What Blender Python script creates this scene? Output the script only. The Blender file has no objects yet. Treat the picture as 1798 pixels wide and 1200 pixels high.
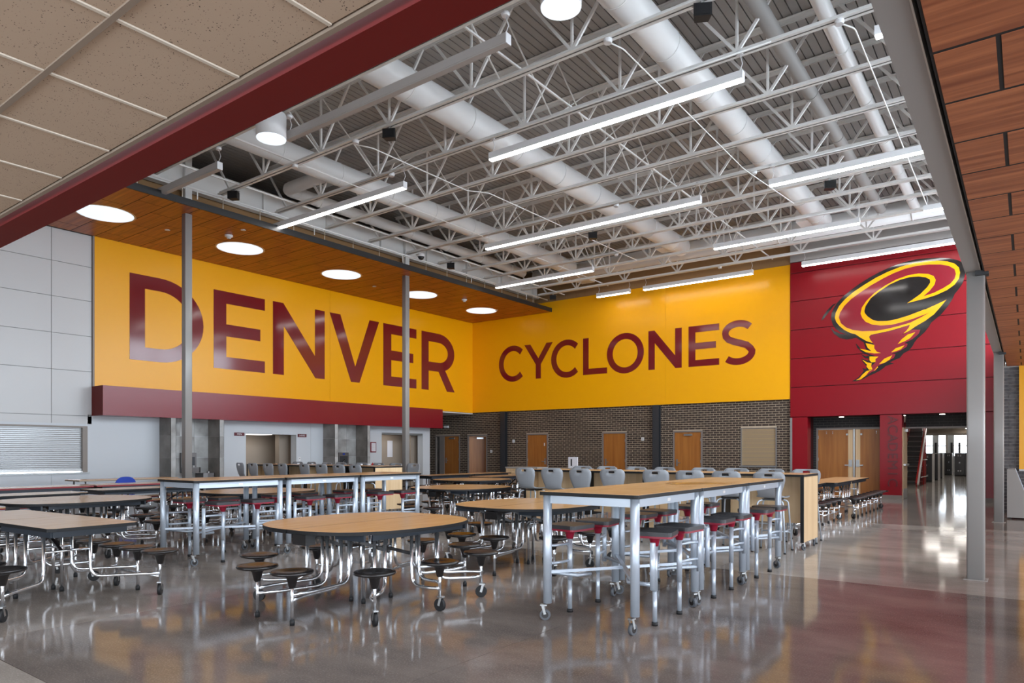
import bpy, bmesh, math, random
from mathutils import Vector, Matrix
from mathutils.geometry import tessellate_polygon

random.seed(7)
SC = bpy.context.scene
COL = SC.collection
PI = math.pi

# ------------------------------------------------------------------ camera, world, lights, exposure
TH = math.atan((1804 - 899) / 1216.0)
cam_d = bpy.data.cameras.new('camera'); cam = bpy.data.objects.new('camera', cam_d); COL.objects.link(cam)
cam_d.sensor_width = 36; cam_d.lens = 36 * 1216 / 1798.0
cam_d.shift_y = 193 / 1798.0
cam_d.clip_start = .05; cam_d.clip_end = 300
cam.location = (0, 0, 1.4); cam.rotation_euler = (PI / 2, 0, TH)
SC.camera = cam

w = bpy.data.worlds.new('world'); SC.world = w; w.use_nodes = True
bg = w.node_tree.nodes['Background']
bg.inputs[0].default_value = (.80, .90, 1.0, 1); bg.inputs[1].default_value = 7.5

SC.view_settings.view_transform = 'Standard'; SC.view_settings.look = 'None'
SC.view_settings.gamma = 1; SC.view_settings.use_curve_mapping = False
SC.view_settings.exposure = 0.32
LAMP = 14.0      # linear fixtures
DISC = 1.0       # round skylight discs

def portal(name, loc, rot, sx, sy):
    l = bpy.data.lights.new(name, 'AREA'); l.shape = 'RECTANGLE'; l.size = sx; l.size_y = sy
    l.cycles.is_portal = True
    o = bpy.data.objects.new(name, l); COL.objects.link(o); o.location = loc; o.rotation_euler = rot
    return o
portal('clerestory_portal', (-.30, 12.4, 5.7), (0, PI / 2, 0), 3.2, 20.4)     # shines towards -X
portal('side_window_portal', (7.2, 6.8, 1.75), (0, PI / 2, 0), 2.3, 22.5)
portal('rear_window_portal', (-.8, -5.2, 1.9), (PI / 2, 0, 0), 15.5, 2.0)
portal('corridor_portal', (-4.5, 56.2, 1.5), (-PI / 2, 0, 0), 9, 2.2)

# ------------------------------------------------------------------ materials
MAT = {}
def mat(name, col, rough=.5, metal=0, coat=0, spec=.5, emit=None, estr=0, build=None, trans=0, alpha=1):
    m = bpy.data.materials.new(name); m.use_nodes = True
    nt = m.node_tree; b = nt.nodes['Principled BSDF']
    b.inputs['Base Color'].default_value = (*col, 1); b.inputs['Roughness'].default_value = rough
    b.inputs['Metallic'].default_value = metal; b.inputs['Coat Weight'].default_value = coat
    b.inputs['Coat Roughness'].default_value = .08
    b.inputs['Specular IOR Level'].default_value = spec
    b.inputs['Transmission Weight'].default_value = trans
    if emit: b.inputs['Emission Color'].default_value = (*emit, 1); b.inputs['Emission Strength'].default_value = estr
    if build: build(nt, b)
    MAT[name] = m
    return m
def srgb(r, g, b):
    f = lambda c: (c / 255 / 12.92) if c <= 10 else ((c / 255 + .055) / 1.055) ** 2.4
    return (f(r), f(g), f(b))
def noise_mix(c1, c2, scale=(1, 1, 1), nscale=4, detail=4, lo=.35, hi=.65, bump=0, rnd=.0, dist=0):
    def f(nt, b):
        N = nt.nodes.new; L = nt.links.new
        tc = N('ShaderNodeTexCoord'); mp = N('ShaderNodeMapping'); mp.inputs['Scale'].default_value = scale
        if rnd:
            oi = N('ShaderNodeObjectInfo'); vm = N('ShaderNodeVectorMath'); vm.operation = 'SCALE'
            cmb = N('ShaderNodeCombineXYZ')
            for i in range(3): L(oi.outputs['Random'], cmb.inputs[i])
            vm.inputs['Scale'].default_value = rnd; L(cmb.outputs[0], vm.inputs[0])
            ad = N('ShaderNodeVectorMath'); L(tc.outputs['Object'], ad.inputs[0]); L(vm.outputs[0], ad.inputs[1]); L(ad.outputs[0], mp.inputs[0])
        else: L(tc.outputs['Object'], mp.inputs[0])
        n = N('ShaderNodeTexNoise'); n.inputs['Scale'].default_value = nscale; n.inputs['Detail'].default_value = detail
        n.inputs['Distortion'].default_value = dist
        L(mp.outputs[0], n.inputs['Vector'])
        r = N('ShaderNodeValToRGB'); r.color_ramp.elements[0].position = lo; r.color_ramp.elements[1].position = hi
        r.color_ramp.elements[0].color = (*c1, 1); r.color_ramp.elements[1].color = (*c2, 1)
        L(n.outputs['Fac'], r.inputs[0]); L(r.outputs[0], b.inputs['Base Color'])
        if bump:
            bp = N('ShaderNodeBump'); bp.inputs['Strength'].default_value = bump; bp.inputs['Distance'].default_value = .01
            L(n.outputs['Fac'], bp.inputs['Height']); L(bp.outputs[0], b.inputs['Normal'])
    return f
def concrete(c1, c2, c3):
    def f(nt, b):
        N = nt.nodes.new; L = nt.links.new
        g = N('ShaderNodeNewGeometry')
        n1 = N('ShaderNodeTexNoise'); n1.inputs['Scale'].default_value = .7; n1.inputs['Detail'].default_value = 6
        n1.inputs['Roughness'].default_value = .62
        mp = N('ShaderNodeMapping'); mp.inputs['Scale'].default_value = (1, 1.8, 1)
        L(g.outputs['Position'], mp.inputs[0]); L(mp.outputs[0], n1.inputs['Vector'])
        n2 = N('ShaderNodeTexNoise'); n2.inputs['Scale'].default_value = 85; n2.inputs['Detail'].default_value = 2
        L(g.outputs['Position'], n2.inputs['Vector'])
        r = N('ShaderNodeValToRGB'); r.color_ramp.elements[0].position = .33; r.color_ramp.elements[1].position = .68
        r.color_ramp.elements[0].color = (*c1, 1); r.color_ramp.elements[1].color = (*c2, 1)
        L(n1.outputs['Fac'], r.inputs[0])
        r2 = N('ShaderNodeValToRGB'); r2.color_ramp.elements[0].position = .52; r2.color_ramp.elements[1].position = .72
        r2.color_ramp.elements[0].color = (0, 0, 0, 1); r2.color_ramp.elements[1].color = (.55, .55, .55, 1)
        L(n2.outputs['Fac'], r2.inputs[0])
        mx = N('ShaderNodeMix'); mx.data_type = 'RGBA'; L(r2.outputs[0], mx.inputs['Factor']); L(r.outputs[0], mx.inputs['A'])
        mx.inputs['B'].default_value = (*c3, 1)
        L(mx.outputs['Result'], b.inputs['Base Color'])
        n3 = N('ShaderNodeTexNoise'); n3.inputs['Scale'].default_value = 2.2; n3.inputs['Detail'].default_value = 3
        L(mp.outputs[0], n3.inputs['Vector'])
        mr = N('ShaderNodeMapRange'); mr.inputs['To Min'].default_value = .045; mr.inputs['To Max'].default_value = .13
        L(n3.outputs['Fac'], mr.inputs['Value']); L(mr.outputs[0], b.inputs['Roughness'])
        bp = N('ShaderNodeBump'); bp.inputs['Strength'].default_value = .03; bp.inputs['Distance'].default_value = .02
        L(n3.outputs['Fac'], bp.inputs['Height']); L(bp.outputs[0], b.inputs['Normal'])
    return f
def speckle(base, dark):
    def f(nt, b):
        N = nt.nodes.new; L = nt.links.new
        g = N('ShaderNodeNewGeometry')
        v = N('ShaderNodeTexVoronoi'); v.inputs['Scale'].default_value = 88; v.inputs['Randomness'].default_value = 1
        L(g.outputs['Position'], v.inputs['Vector'])
        n = N('ShaderNodeTexNoise'); n.inputs['Scale'].default_value = 22; L(g.outputs['Position'], n.inputs['Vector'])
        mt = N('ShaderNodeMath'); mt.operation = 'MULTIPLY_ADD'; mt.inputs[1].default_value = .6; mt.inputs[2].default_value = -.15
        L(n.outputs['Fac'], mt.inputs[0])
        lt = N('ShaderNodeMath'); lt.operation = 'LESS_THAN'; L(v.outputs['Distance'], lt.inputs[0]); L(mt.outputs[0], lt.inputs[1])
        mx = N('ShaderNodeMix'); mx.data_type = 'RGBA'; mx.inputs['A'].default_value = (*base, 1); mx.inputs['B'].default_value = (*dark, 1)
        L(lt.outputs[0], mx.inputs['Factor']); L(mx.outputs['Result'], b.inputs['Base Color'])
    return f
def wood(c1, c2, axis='X', fine=14, rnd=7.0):
    sc = {'X': (.35, 6, 6), 'Y': (6, .35, 6), 'Z': (6, 6, .35)}[axis]
    return noise_mix(c1, c2, scale=sc, nscale=fine / 6.0, detail=7, lo=.3, hi=.7, rnd=rnd, dist=.6)

YELLOW = srgb(250, 176, 4)
mat('yellow_panel', YELLOW, .28, spec=.4)
mat('yellow_edge', srgb(205, 140, 20), .4)
mat('maroon_vinyl', srgb(120, 26, 32), .10, spec=.6)
mat('bulkhead_red', srgb(132, 24, 36), .25)
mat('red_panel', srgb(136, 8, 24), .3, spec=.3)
mat('letter_red_shaded', srgb(92, 6, 15), .35)  # wall red darkened to stand in for shading on the raised letters
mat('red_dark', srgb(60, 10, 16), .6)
mat('beam_maroon', srgb(108, 24, 21), .6, spec=.25)
mat('beam_red', srgb(150, 20, 20), .38)
mat('white_panel', srgb(203, 202, 202), .32)
mat('white_joint', srgb(120, 120, 118), .5)
mat('kitchen_white', srgb(205, 209, 214), .4)
mat('steel_white', srgb(234, 233, 231), .45)
mat('duct_white', srgb(240, 240, 240), .38)
mat('deck_grey', srgb(164, 161, 158), .55)
mat('deck_gap', srgb(22, 22, 24), .9)
mat('lamp_body', srgb(226, 226, 228), .4)
mat('lamp_off', srgb(186, 182, 180), .5)
mat('lamp_glow', (1, 1, 1), .5, emit=(1, .97, .93), estr=LAMP)
mat('disc_glow', (1, 1, 1), .5, emit=(.58, .69, .80), estr=DISC)
mat('small_glow', (1, 1, 1), .5, emit=(1, .93, .8), estr=6)
mat('recess_glow', (1, 1, 1), .5, emit=(1, .95, .88), estr=2.2)
mat('trim_ring', srgb(220, 190, 150), .4)
mat('grey_beam', srgb(160, 157, 154), .35)
mat('grey_beam_highlight', srgb(205, 200, 192), .35)  # paler grey painted in for the bevel highlight
mat('column_grey', srgb(158, 155, 152), .28)
mat('acoustic', srgb(196, 178, 160), .9, build=speckle(srgb(188, 165, 143), srgb(76, 62, 52)))
mat('tee_bar', srgb(146, 130, 115), .5)
mat('tee_bar_light', srgb(214, 202, 186), .5)
mat('wood_right', srgb(150, 86, 52), .5, build=wood(srgb(138, 74, 46), srgb(194, 120, 78), 'X', 16))
mat('wood_left', srgb(150, 80, 30), .4, build=wood(srgb(148, 74, 22), srgb(198, 110, 42), 'X', 14))
mat('black_gap', srgb(28, 26, 26), .7)
mat('fascia', srgb(38, 38, 40), .4)
mat('brick_brown', srgb(84, 70, 60), .75, build=noise_mix(srgb(46, 35, 29), srgb(78, 62, 51), nscale=7, detail=3, bump=.2))
mat('mortar', srgb(190, 172, 150), .9)
mat('brick_grey', srgb(84, 82, 84), .7, build=noise_mix(srgb(68, 66, 69), srgb(104, 101, 102), nscale=8, detail=3, rnd=5))
mat('mortar_dark', srgb(74, 70, 68), .9)
mat('corridor_glow', (1, 1, 1), .5, emit=(1, .95, .88), estr=14)
mat('mortar_grey', srgb(165, 160, 155), .9)
mat('brick_tan', srgb(150, 116, 78), .8)
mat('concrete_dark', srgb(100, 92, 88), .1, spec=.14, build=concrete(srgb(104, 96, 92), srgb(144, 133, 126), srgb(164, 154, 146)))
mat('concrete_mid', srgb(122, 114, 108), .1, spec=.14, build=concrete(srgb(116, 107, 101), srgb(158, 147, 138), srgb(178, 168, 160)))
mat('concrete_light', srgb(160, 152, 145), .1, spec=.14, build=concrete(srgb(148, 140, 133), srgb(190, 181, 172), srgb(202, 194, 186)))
mat('joint_dark', srgb(60, 55, 52), .5)
LAM = noise_mix(srgb(210, 164, 116), srgb(220, 175, 128), scale=(3, .5, 3), nscale=5, detail=4)
mat('laminate', srgb(202, 165, 125), .2, spec=.6, build=LAM)
mat('maple', srgb(222, 190, 148), .4, build=wood(srgb(212, 178, 134), srgb(228, 198, 158), 'Z', 12))
mat('edge_black', srgb(27, 27, 29), .5, spec=.3)
mat('apron_blue', srgb(40, 48, 58), .45)
mat('chrome', srgb(236, 238, 242), .2, metal=.92)
mat('silver', srgb(196, 206, 218), .32, metal=.4)
mat('black_plastic', srgb(34, 31, 31), .25, spec=.6)
mat('black_pad', srgb(50, 49, 52), .4)
mat('seat_red', srgb(148, 20, 48), .35)
mat('rubber', srgb(30, 30, 32), .6)
mat('wheel_grey', srgb(92, 96, 102), .5)
mat('chair_grey', srgb(146, 149, 154), .35)
mat('door_wood', srgb(166, 108, 56), .4, build=wood(srgb(148, 88, 34), srgb(172, 110, 48), 'Z', 10))
mat('door_frame', srgb(128, 118, 112), .4)
mat('steel', srgb(180, 180, 180), .3, metal=.9)
mat('shutter', srgb(172, 174, 176), .35, metal=.5)
mat('shutter_tan_reflect', srgb(186, 160, 124), .4, metal=.3)  # tan reflection put into the steel colour
mat('frame_brown', srgb(140, 130, 122), .4)
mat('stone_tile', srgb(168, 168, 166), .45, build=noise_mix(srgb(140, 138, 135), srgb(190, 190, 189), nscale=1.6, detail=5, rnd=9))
mat('stone_shaded', srgb(120, 114, 108), .45, build=noise_mix(srgb(104, 98, 92), srgb(146, 140, 134), nscale=1.5, detail=5, rnd=9))
mat('taupe', srgb(158, 144, 130), .6)
mat('fountain', srgb(120, 118, 118), .3, metal=.6)
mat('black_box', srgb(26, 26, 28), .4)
mat('blue_shell', srgb(20, 60, 170), .35)
mat('sign_maroon', srgb(96, 22, 38), .4)
mat('white_print', srgb(235, 235, 235), .5)
mat('paper', srgb(222, 220, 226), .7)
mat('poster_edge', srgb(120, 40, 50), .7)
mat('mark_dark', srgb(116, 74, 30), .3)
mat('mark_gold', srgb(214, 160, 70), .3)
mat('mark_brown', srgb(150, 98, 46), .3)
mat('logo_black', srgb(30, 26, 26), .10, spec=.6)
mat('logo_yellow', srgb(255, 178, 0), .12, spec=.6)
mat('logo_maroon', srgb(140, 32, 46), .10, spec=.6)
mat('locker', srgb(60, 56, 56), .3)
mat('stair_red', srgb(170, 30, 28), .35)
mat('rail_white', srgb(225, 222, 220), .3)
mat('plaster', srgb(232, 230, 226), .7)
mat('glass', (1, 1, 1), .02, trans=1, spec=.3)
mat('bench_grey', srgb(160, 156, 152), .55)
mat('bench_blue', srgb(176, 190, 205), .55)
mat('bench_red', srgb(170, 28, 34), .5)
mat('edge_red', srgb(140, 40, 46), .4)
mat('frame_dark', srgb(60, 62, 66), .4, metal=.3)

# ------------------------------------------------------------------ mesh helpers
class MB:
    def __init__(s): s.v = []; s.f = []; s.sm = []
    def box(s, x0, x1, y0, y1, z0, z1):
        n = len(s.v)
        s.v += [(x0, y0, z0), (x1, y0, z0), (x1, y1, z0), (x0, y1, z0), (x0, y0, z1), (x1, y0, z1), (x1, y1, z1), (x0, y1, z1)]
        for q in ((0, 3, 2, 1), (4, 5, 6, 7), (0, 1, 5, 4), (1, 2, 6, 5), (2, 3, 7, 6), (3, 0, 4, 7)):
            s.f.append([n + i for i in q]); s.sm.append(False)
        return s
    def bar(s, p, q, wd, ht):
        p = Vector(p); q = Vector(q); d = (q - p).normalized()
        u = d.cross(Vector((0, 0, 1)));
        if u.length < 1e-4: u = Vector((1, 0, 0))
        u.normalize(); t = u.cross(d)
        n = len(s.v)
        for c in (p, q):
            for a, b in ((-1, -1), (1, -1), (1, 1), (-1, 1)):
                s.v.append(tuple(c + u * a * wd / 2 + t * b * ht / 2))
        for k in ((0, 3, 2, 1), (4, 5, 6, 7), (0, 1, 5, 4), (1, 2, 6, 5), (2, 3, 7, 6), (3, 0, 4, 7)):
            s.f.append([n + i for i in k]); s.sm.append(False)
        return s
    def tube(s, pts, r, n=8, cap=True, bend=0):
        pts = [Vector(p) for p in pts]
        if bend:
            out = [pts[0]]
            for i in range(1, len(pts) - 1):
                a, b, c = pts[i - 1], pts[i], pts[i + 1]
                da = (a - b); dc = (c - b); k = min(bend, da.length * .48, dc.length * .48)
                p0 = b + da.normalized() * k; p2 = b + dc.normalized() * k
                for j in range(5):
                    t = j / 4.0; out.append((1 - t) ** 2 * p0 + 2 * t * (1 - t) * b + t * t * p2)
            out.append(pts[-1]); pts = out
        rs = r if isinstance(r, (list, tuple)) else [r] * len(pts)
        base = len(s.v); prev = None
        for i, p in enumerate(pts):
            d = (pts[min(i + 1, len(pts) - 1)] - pts[max(i - 1, 0)]).normalized()
            if prev is None:
                u = d.cross(Vector((0, 0, 1)));
                if u.length < 1e-3: u = d.cross(Vector((0, 1, 0)))
            else: u = prev - d * prev.dot(d)
            u.normalize(); prev = u; t = d.cross(u)
            for k in range(n):
                a = 2 * PI * k / n
                s.v.append(tuple(p + (u * math.cos(a) + t * math.sin(a)) * rs[i]))
        m = len(pts)
        for i in range(m - 1):
            for k in range(n):
                a = base + i * n + k; b = base + i * n + (k + 1) % n
                s.f.append([a, b, b + n, a + n]); s.sm.append(True)
        if cap:
            s.f.append([base + k for k in range(n)][::-1]); s.sm.append(False)
            s.f.append([base + (m - 1) * n + k for k in range(n)]); s.sm.append(False)
        return s
    def lathe(s, prof, n=20, c=(0, 0, 0), smooth=True):
        base = len(s.v); m = len(prof)
        for (r, z) in prof:
            for k in range(n):
                a = 2 * PI * k / n; s.v.append((c[0] + r * math.cos(a), c[1] + r * math.sin(a), c[2] + z))
        for i in range(m - 1):
            for k in range(n):
                a = base + i * n + k; b = base + i * n + (k + 1) % n
                s.f.append([a, b, b + n, a + n]); s.sm.append(smooth)
        s.f.append([base + k for k in range(n)][::-1]); s.sm.append(False)
        s.f.append([base + (m - 1) * n + k for k in range(n)]); s.sm.append(False)
        return s
    def prism(s, poly, z0, z1, M=None, smooth=False):
        """closed 2D outline extruded along local z; M maps to place"""
        n = len(poly); base = len(s.v)
        M = M or Matrix.Identity(4)
        for z in (z0, z1):
            for (x, y) in poly: s.v.append(tuple(M @ Vector((x, y, z))))
        tris = tessellate_polygon([[Vector((x, y, 0)) for x, y in poly]])
        area = sum(poly[i][0] * poly[(i + 1) % n][1] - poly[(i + 1) % n][0] * poly[i][1] for i in range(n))
        for t in tris:
            a, b, c = t
            ar = (poly[b][0] - poly[a][0]) * (poly[c][1] - poly[a][1]) - (poly[c][0] - poly[a][0]) * (poly[b][1] - poly[a][1])
            if ar < 0: a, c = c, a
            s.f.append([base + n + a, base + n + b, base + n + c]); s.sm.append(False)
            s.f.append([base + c, base + b, base + a]); s.sm.append(False)
        for i in range(n):
            j = (i + 1) % n
            q = [base + i, base + j, base + n + j, base + n + i]
            s.f.append(q if area > 0 else q[::-1]); s.sm.append(smooth)
        return s
    def shift(s, d, start=0):
        for i in range(start, len(s.v)): s.v[i] = tuple(a + b for a, b in zip(s.v[i], d))
        return s
    def mesh(s, name, m):
        me = bpy.data.meshes.new(name); me.from_pydata(s.v, [], s.f); me.update()
        me.polygons.foreach_set('use_smooth', s.sm)
        me.materials.append(MAT[m])
        return me
    def build(s, name, m, parent=None, loc=None, rz=0):
        o = bpy.data.objects.new(name, s.mesh(name, m)); COL.objects.link(o)
        if parent: o.parent = parent
        if loc: o.location = loc
        if rz: o.rotation_euler = (0, 0, rz)
        return o
def B(x0, x1, y0, y1, z0, z1): return MB().box(x0, x1, y0, y1, z0, z1)
def inst(me, name, parent=None, loc=(0, 0, 0), rot=(0, 0, 0)):
    o = bpy.data.objects.new(name, me); COL.objects.link(o); o.location = loc; o.rotation_euler = rot
    if parent: o.parent = parent
    return o
def empty(name, loc=(0, 0, 0), rz=0, parent=None):
    o = bpy.data.objects.new(name, None); COL.objects.link(o); o.location = loc; o.rotation_euler = (0, 0, rz)
    o.empty_display_size = .1
    if parent: o.parent = parent
    return o
def tag(o, label, cat, group=None):
    o['label'] = label; o['category'] = cat
    if group: o['group'] = group
    return o
def struct(o, label=None, cat=None):
    o['kind'] = 'structure'
    if label: o['label'] = label
    if cat: o['category'] = cat
    return o
def kids(o): return list(o.children)
def dup(o, parent=None, loc=None, rz=None, label=None):
    c = o.copy(); COL.objects.link(c)
    if parent: c.parent = parent
    if loc is not None: c.location = loc
    if rz is not None: c.rotation_euler = (0, 0, rz)
    if label: c['label'] = label
    for k in kids(o): dup(k, c)
    return c
# mapping of wall outlines: u along the wall, v up
def MX(x, sgn=1): return Matrix(((0, 0, sgn, x), (1, 0, 0, 0), (0, 1, 0, 0), (0, 0, 0, 1)))      # wall X=const: u->Y, v->Z, extrude +X
def MY(y): return Matrix(((1, 0, 0, 0), (0, 0, -1, y), (0, 1, 0, 0), (0, 0, 0, 1)))              # wall Y=const: u->X, v->Z, extrude -Y

# ------------------------------------------------------------------ key dimensions (metres)
XD = -19.15          # big lettered wall
YC = 22.885          # far wall
ZS = 6.91            # wood soffit over the serving side
ZB = 3.05            # underside of the upper wall panels
DECK = 8.62
# ------------------------------------------------------------------ floor
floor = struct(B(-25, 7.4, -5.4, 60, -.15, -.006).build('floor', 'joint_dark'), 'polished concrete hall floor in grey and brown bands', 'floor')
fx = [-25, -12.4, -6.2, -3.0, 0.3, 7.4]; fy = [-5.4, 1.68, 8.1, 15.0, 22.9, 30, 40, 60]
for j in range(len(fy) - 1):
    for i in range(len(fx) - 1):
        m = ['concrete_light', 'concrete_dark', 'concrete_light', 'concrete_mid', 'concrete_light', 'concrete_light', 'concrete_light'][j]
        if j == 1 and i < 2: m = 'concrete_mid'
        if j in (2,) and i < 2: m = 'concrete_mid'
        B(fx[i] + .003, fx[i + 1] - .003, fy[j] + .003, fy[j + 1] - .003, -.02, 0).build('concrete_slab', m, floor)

# ------------------------------------------------------------------ left wall with lettering
XW = -19.21
wl = struct(B(-19.6, XW - .025, -5.2, 20.3, 2.03, 8.7).build('wall_left', 'white_joint'), 'white and yellow panelled wall with huge maroon letters', 'wall')
ycuts = [-5.2, -2.9, -1.68, -.46, .76, 1.98, 3.2, 4.42, 5.66, 6.884, 7.80]
zc = [2.30, 3.43, 4.33, 5.23, 6.10, 6.91]
for i in range(len(ycuts) - 1):
    for k in range(len(zc) - 1):
        B(XW - .03, XW, ycuts[i] + .006, ycuts[i + 1] - .006, zc[k] + .006, zc[k + 1] - .006).build('wall_panel', 'white_panel', wl)
    B(XW - .03, XW, ycuts[i] + .006, ycuts[i + 1] - .006, 2.10, zc[0] - .006).build('wall_panel', 'white_panel', wl)
for (a, b) in ((7.84, 15.29), (15.295, YC + .06)):
    B(XW - .02, XD, a, b - .004, ZB, ZS).build('yellow_wall_panel', 'yellow_panel', wl)
B(-19.6, XW - .025, 20.3, 23.3, 3.1, 8.7).build('backing', 'white_joint', wl)
B(XW - .02, XD - .002, 7.80, 7.838, ZB, ZS).build('edge_strip', 'frame_brown', wl)
# base wall: shutter zone, serving wall, openings
def wbox(y0, y1, z0, z1, m='kitchen_white', name='wall_panel', x0=-19.5, x1=XW): return B(x0, x1, y0, y1, z0, z1).build(name, m, wl)
wbox(-5.2, 2.6, 0, 2.10); wbox(7.70, 12.155, 0, 2.33)
wbox(2.6, 6.88, 0, .86); wbox(6.886, 7.70, 0, .86); wbox(2.6, 7.70, 2.04, 2.10)
wbox(12.155, 13.98, 1.94, 2.33)
wbox(13.98, 14.55, 0, 2.33); wbox(14.556, 17.1, 0, 2.33); wbox(17.106, 17.72, 0, 2.33)
wbox(17.72, 19.9, 2.1, 2.33); wbox(19.9, 20.3, 0, 2.33)
wbox(7.80, 20.3, 2.33, 3.05)
# recess rooms behind the two openings
def recess(y0, y1, d, zt, post):
    r = B(XW - d - .1, XW - d, y0 - .6, y1 + .3, 0, zt + .2).build('recess_wall', 'taupe', wl)
    B(XW - d, -19.5, y0 - .7, y0 - .6, 0, zt + .2).build('recess_wall', 'taupe', wl)
    B(XW - d, -19.5, y1 + .3, y1 + .4, 0, zt + .2).build('recess_wall', 'taupe', wl)
    B(XW - d, -19.5, y0 - .6, y1 + .3, zt + .02, zt + .1).build('recess_soffit', 'taupe', wl)
    B(XW - d * .8, XW - d * .4, y0 + .2, y1 - .5, zt, zt + .02).build('recess_fill', 'recess_glow', wl)  # added hidden glowing panel that brightens the recess
    B(XW - d * .55, XW - d * .4, post, post + .35, 0, zt + .02).build('recess_post', 'taupe', wl)
recess(12.155, 13.98, 1.5, 1.94, 13.75); recess(17.72, 19.9, 1.3, 2.1, 19.75)
# bulkhead
bk = struct(B(XW, -18.585, 7.80, 20.375, 2.31, 3.06).build('bulkhead', 'bulkhead_red'), 'long maroon bulkhead running under the yellow lettered wall', 'bulkhead')
B(XW, -18.58, 7.795, 7.80, 2.31, 3.06).build('end_cap', 'beam_maroon', bk)
# grey soffit past the bulkhead
struct(B(-23, XW - .02, 20.3, 23.0, 3.0, 3.10).build('soffit_1', 'plaster'), 'pale grey soffit beyond the end of the bulkhead', 'soffit')
struct(B(-23.1, -23.0, 20.3, 23.3, 0, 3.1).build('wall_end', 'kitchen_white'), 'pale end wall of the corner alcove', 'wall')
B(-23, -19.6, 20.3, 20.4, 0, 3.0).build('wall_kitchen_return', 'kitchen_white')['kind'] = 'structure'

# tile clad fins
tile_me = {}
def fin(y0, y1):
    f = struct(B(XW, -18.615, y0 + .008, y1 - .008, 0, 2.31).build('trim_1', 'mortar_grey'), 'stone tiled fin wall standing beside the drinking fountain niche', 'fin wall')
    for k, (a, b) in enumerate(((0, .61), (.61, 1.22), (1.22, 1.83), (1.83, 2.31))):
        B(XW, -18.6, y0, y0 + .008, a + .003, b - .003).build('tile', 'stone_shaded', f)  # side faces get a darker copy of the tile, shade put into colour
        B(XW, -18.6, y1 - .008, y1, a + .003, b - .003).build('tile', 'stone_shaded', f)
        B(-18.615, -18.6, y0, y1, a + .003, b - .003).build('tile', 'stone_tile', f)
    return f
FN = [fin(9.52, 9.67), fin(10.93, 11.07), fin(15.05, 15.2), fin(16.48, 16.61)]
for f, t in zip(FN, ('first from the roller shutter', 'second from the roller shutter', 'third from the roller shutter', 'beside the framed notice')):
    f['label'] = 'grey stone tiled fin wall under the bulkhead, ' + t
for (a, b) in ((9.67, 10.93), (15.2, 16.48)):
    n = 3; wd = (b - a) / n
    for i in range(n):
        for k, (c, d) in enumerate(((0, .61), (.61, 1.22), (1.22, 1.83), (1.83, 2.31))):
            B(XW, XW + .012, a + i * wd + .003, a + (i + 1) * wd - .003, c + .003, d - .003).build('tile', 'stone_tile', wl)

# roller shutter in the serving window
sh = struct(empty('window_1', (-19.3, 5.1, .9)), 'long grey steel roller shutter in the white wall', 'shutter')
sl_me = B(-.01, .012, -2.5, 2.48, .004, .038).mesh('slat', 'shutter')
for k in range(22): inst(sl_me, 'slat', sh, (0, 0, .06 + k * .048))
B(-.04, -.015, -2.5, 2.48, 0, 1.14).build('backing', 'frame_brown', sh)
B(-.02, .04, -2.5, 2.48, 0, .06).build('bottom_bar', 'steel', sh)
B(-.06, .09, 2.485, 2.60, -.03, 1.14).build('guide', 'frame_brown', sh)
B(-.06, .09, -2.6, -2.5, -.03, 1.14).build('guide', 'frame_brown', sh)
B(-.06, .09, -2.5, 2.485, 1.10, 1.14).build('head', 'frame_brown', sh)
B(-.1, .13, -2.6, 2.64, -.07, -.03).build('sill', 'shutter', sh)

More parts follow.
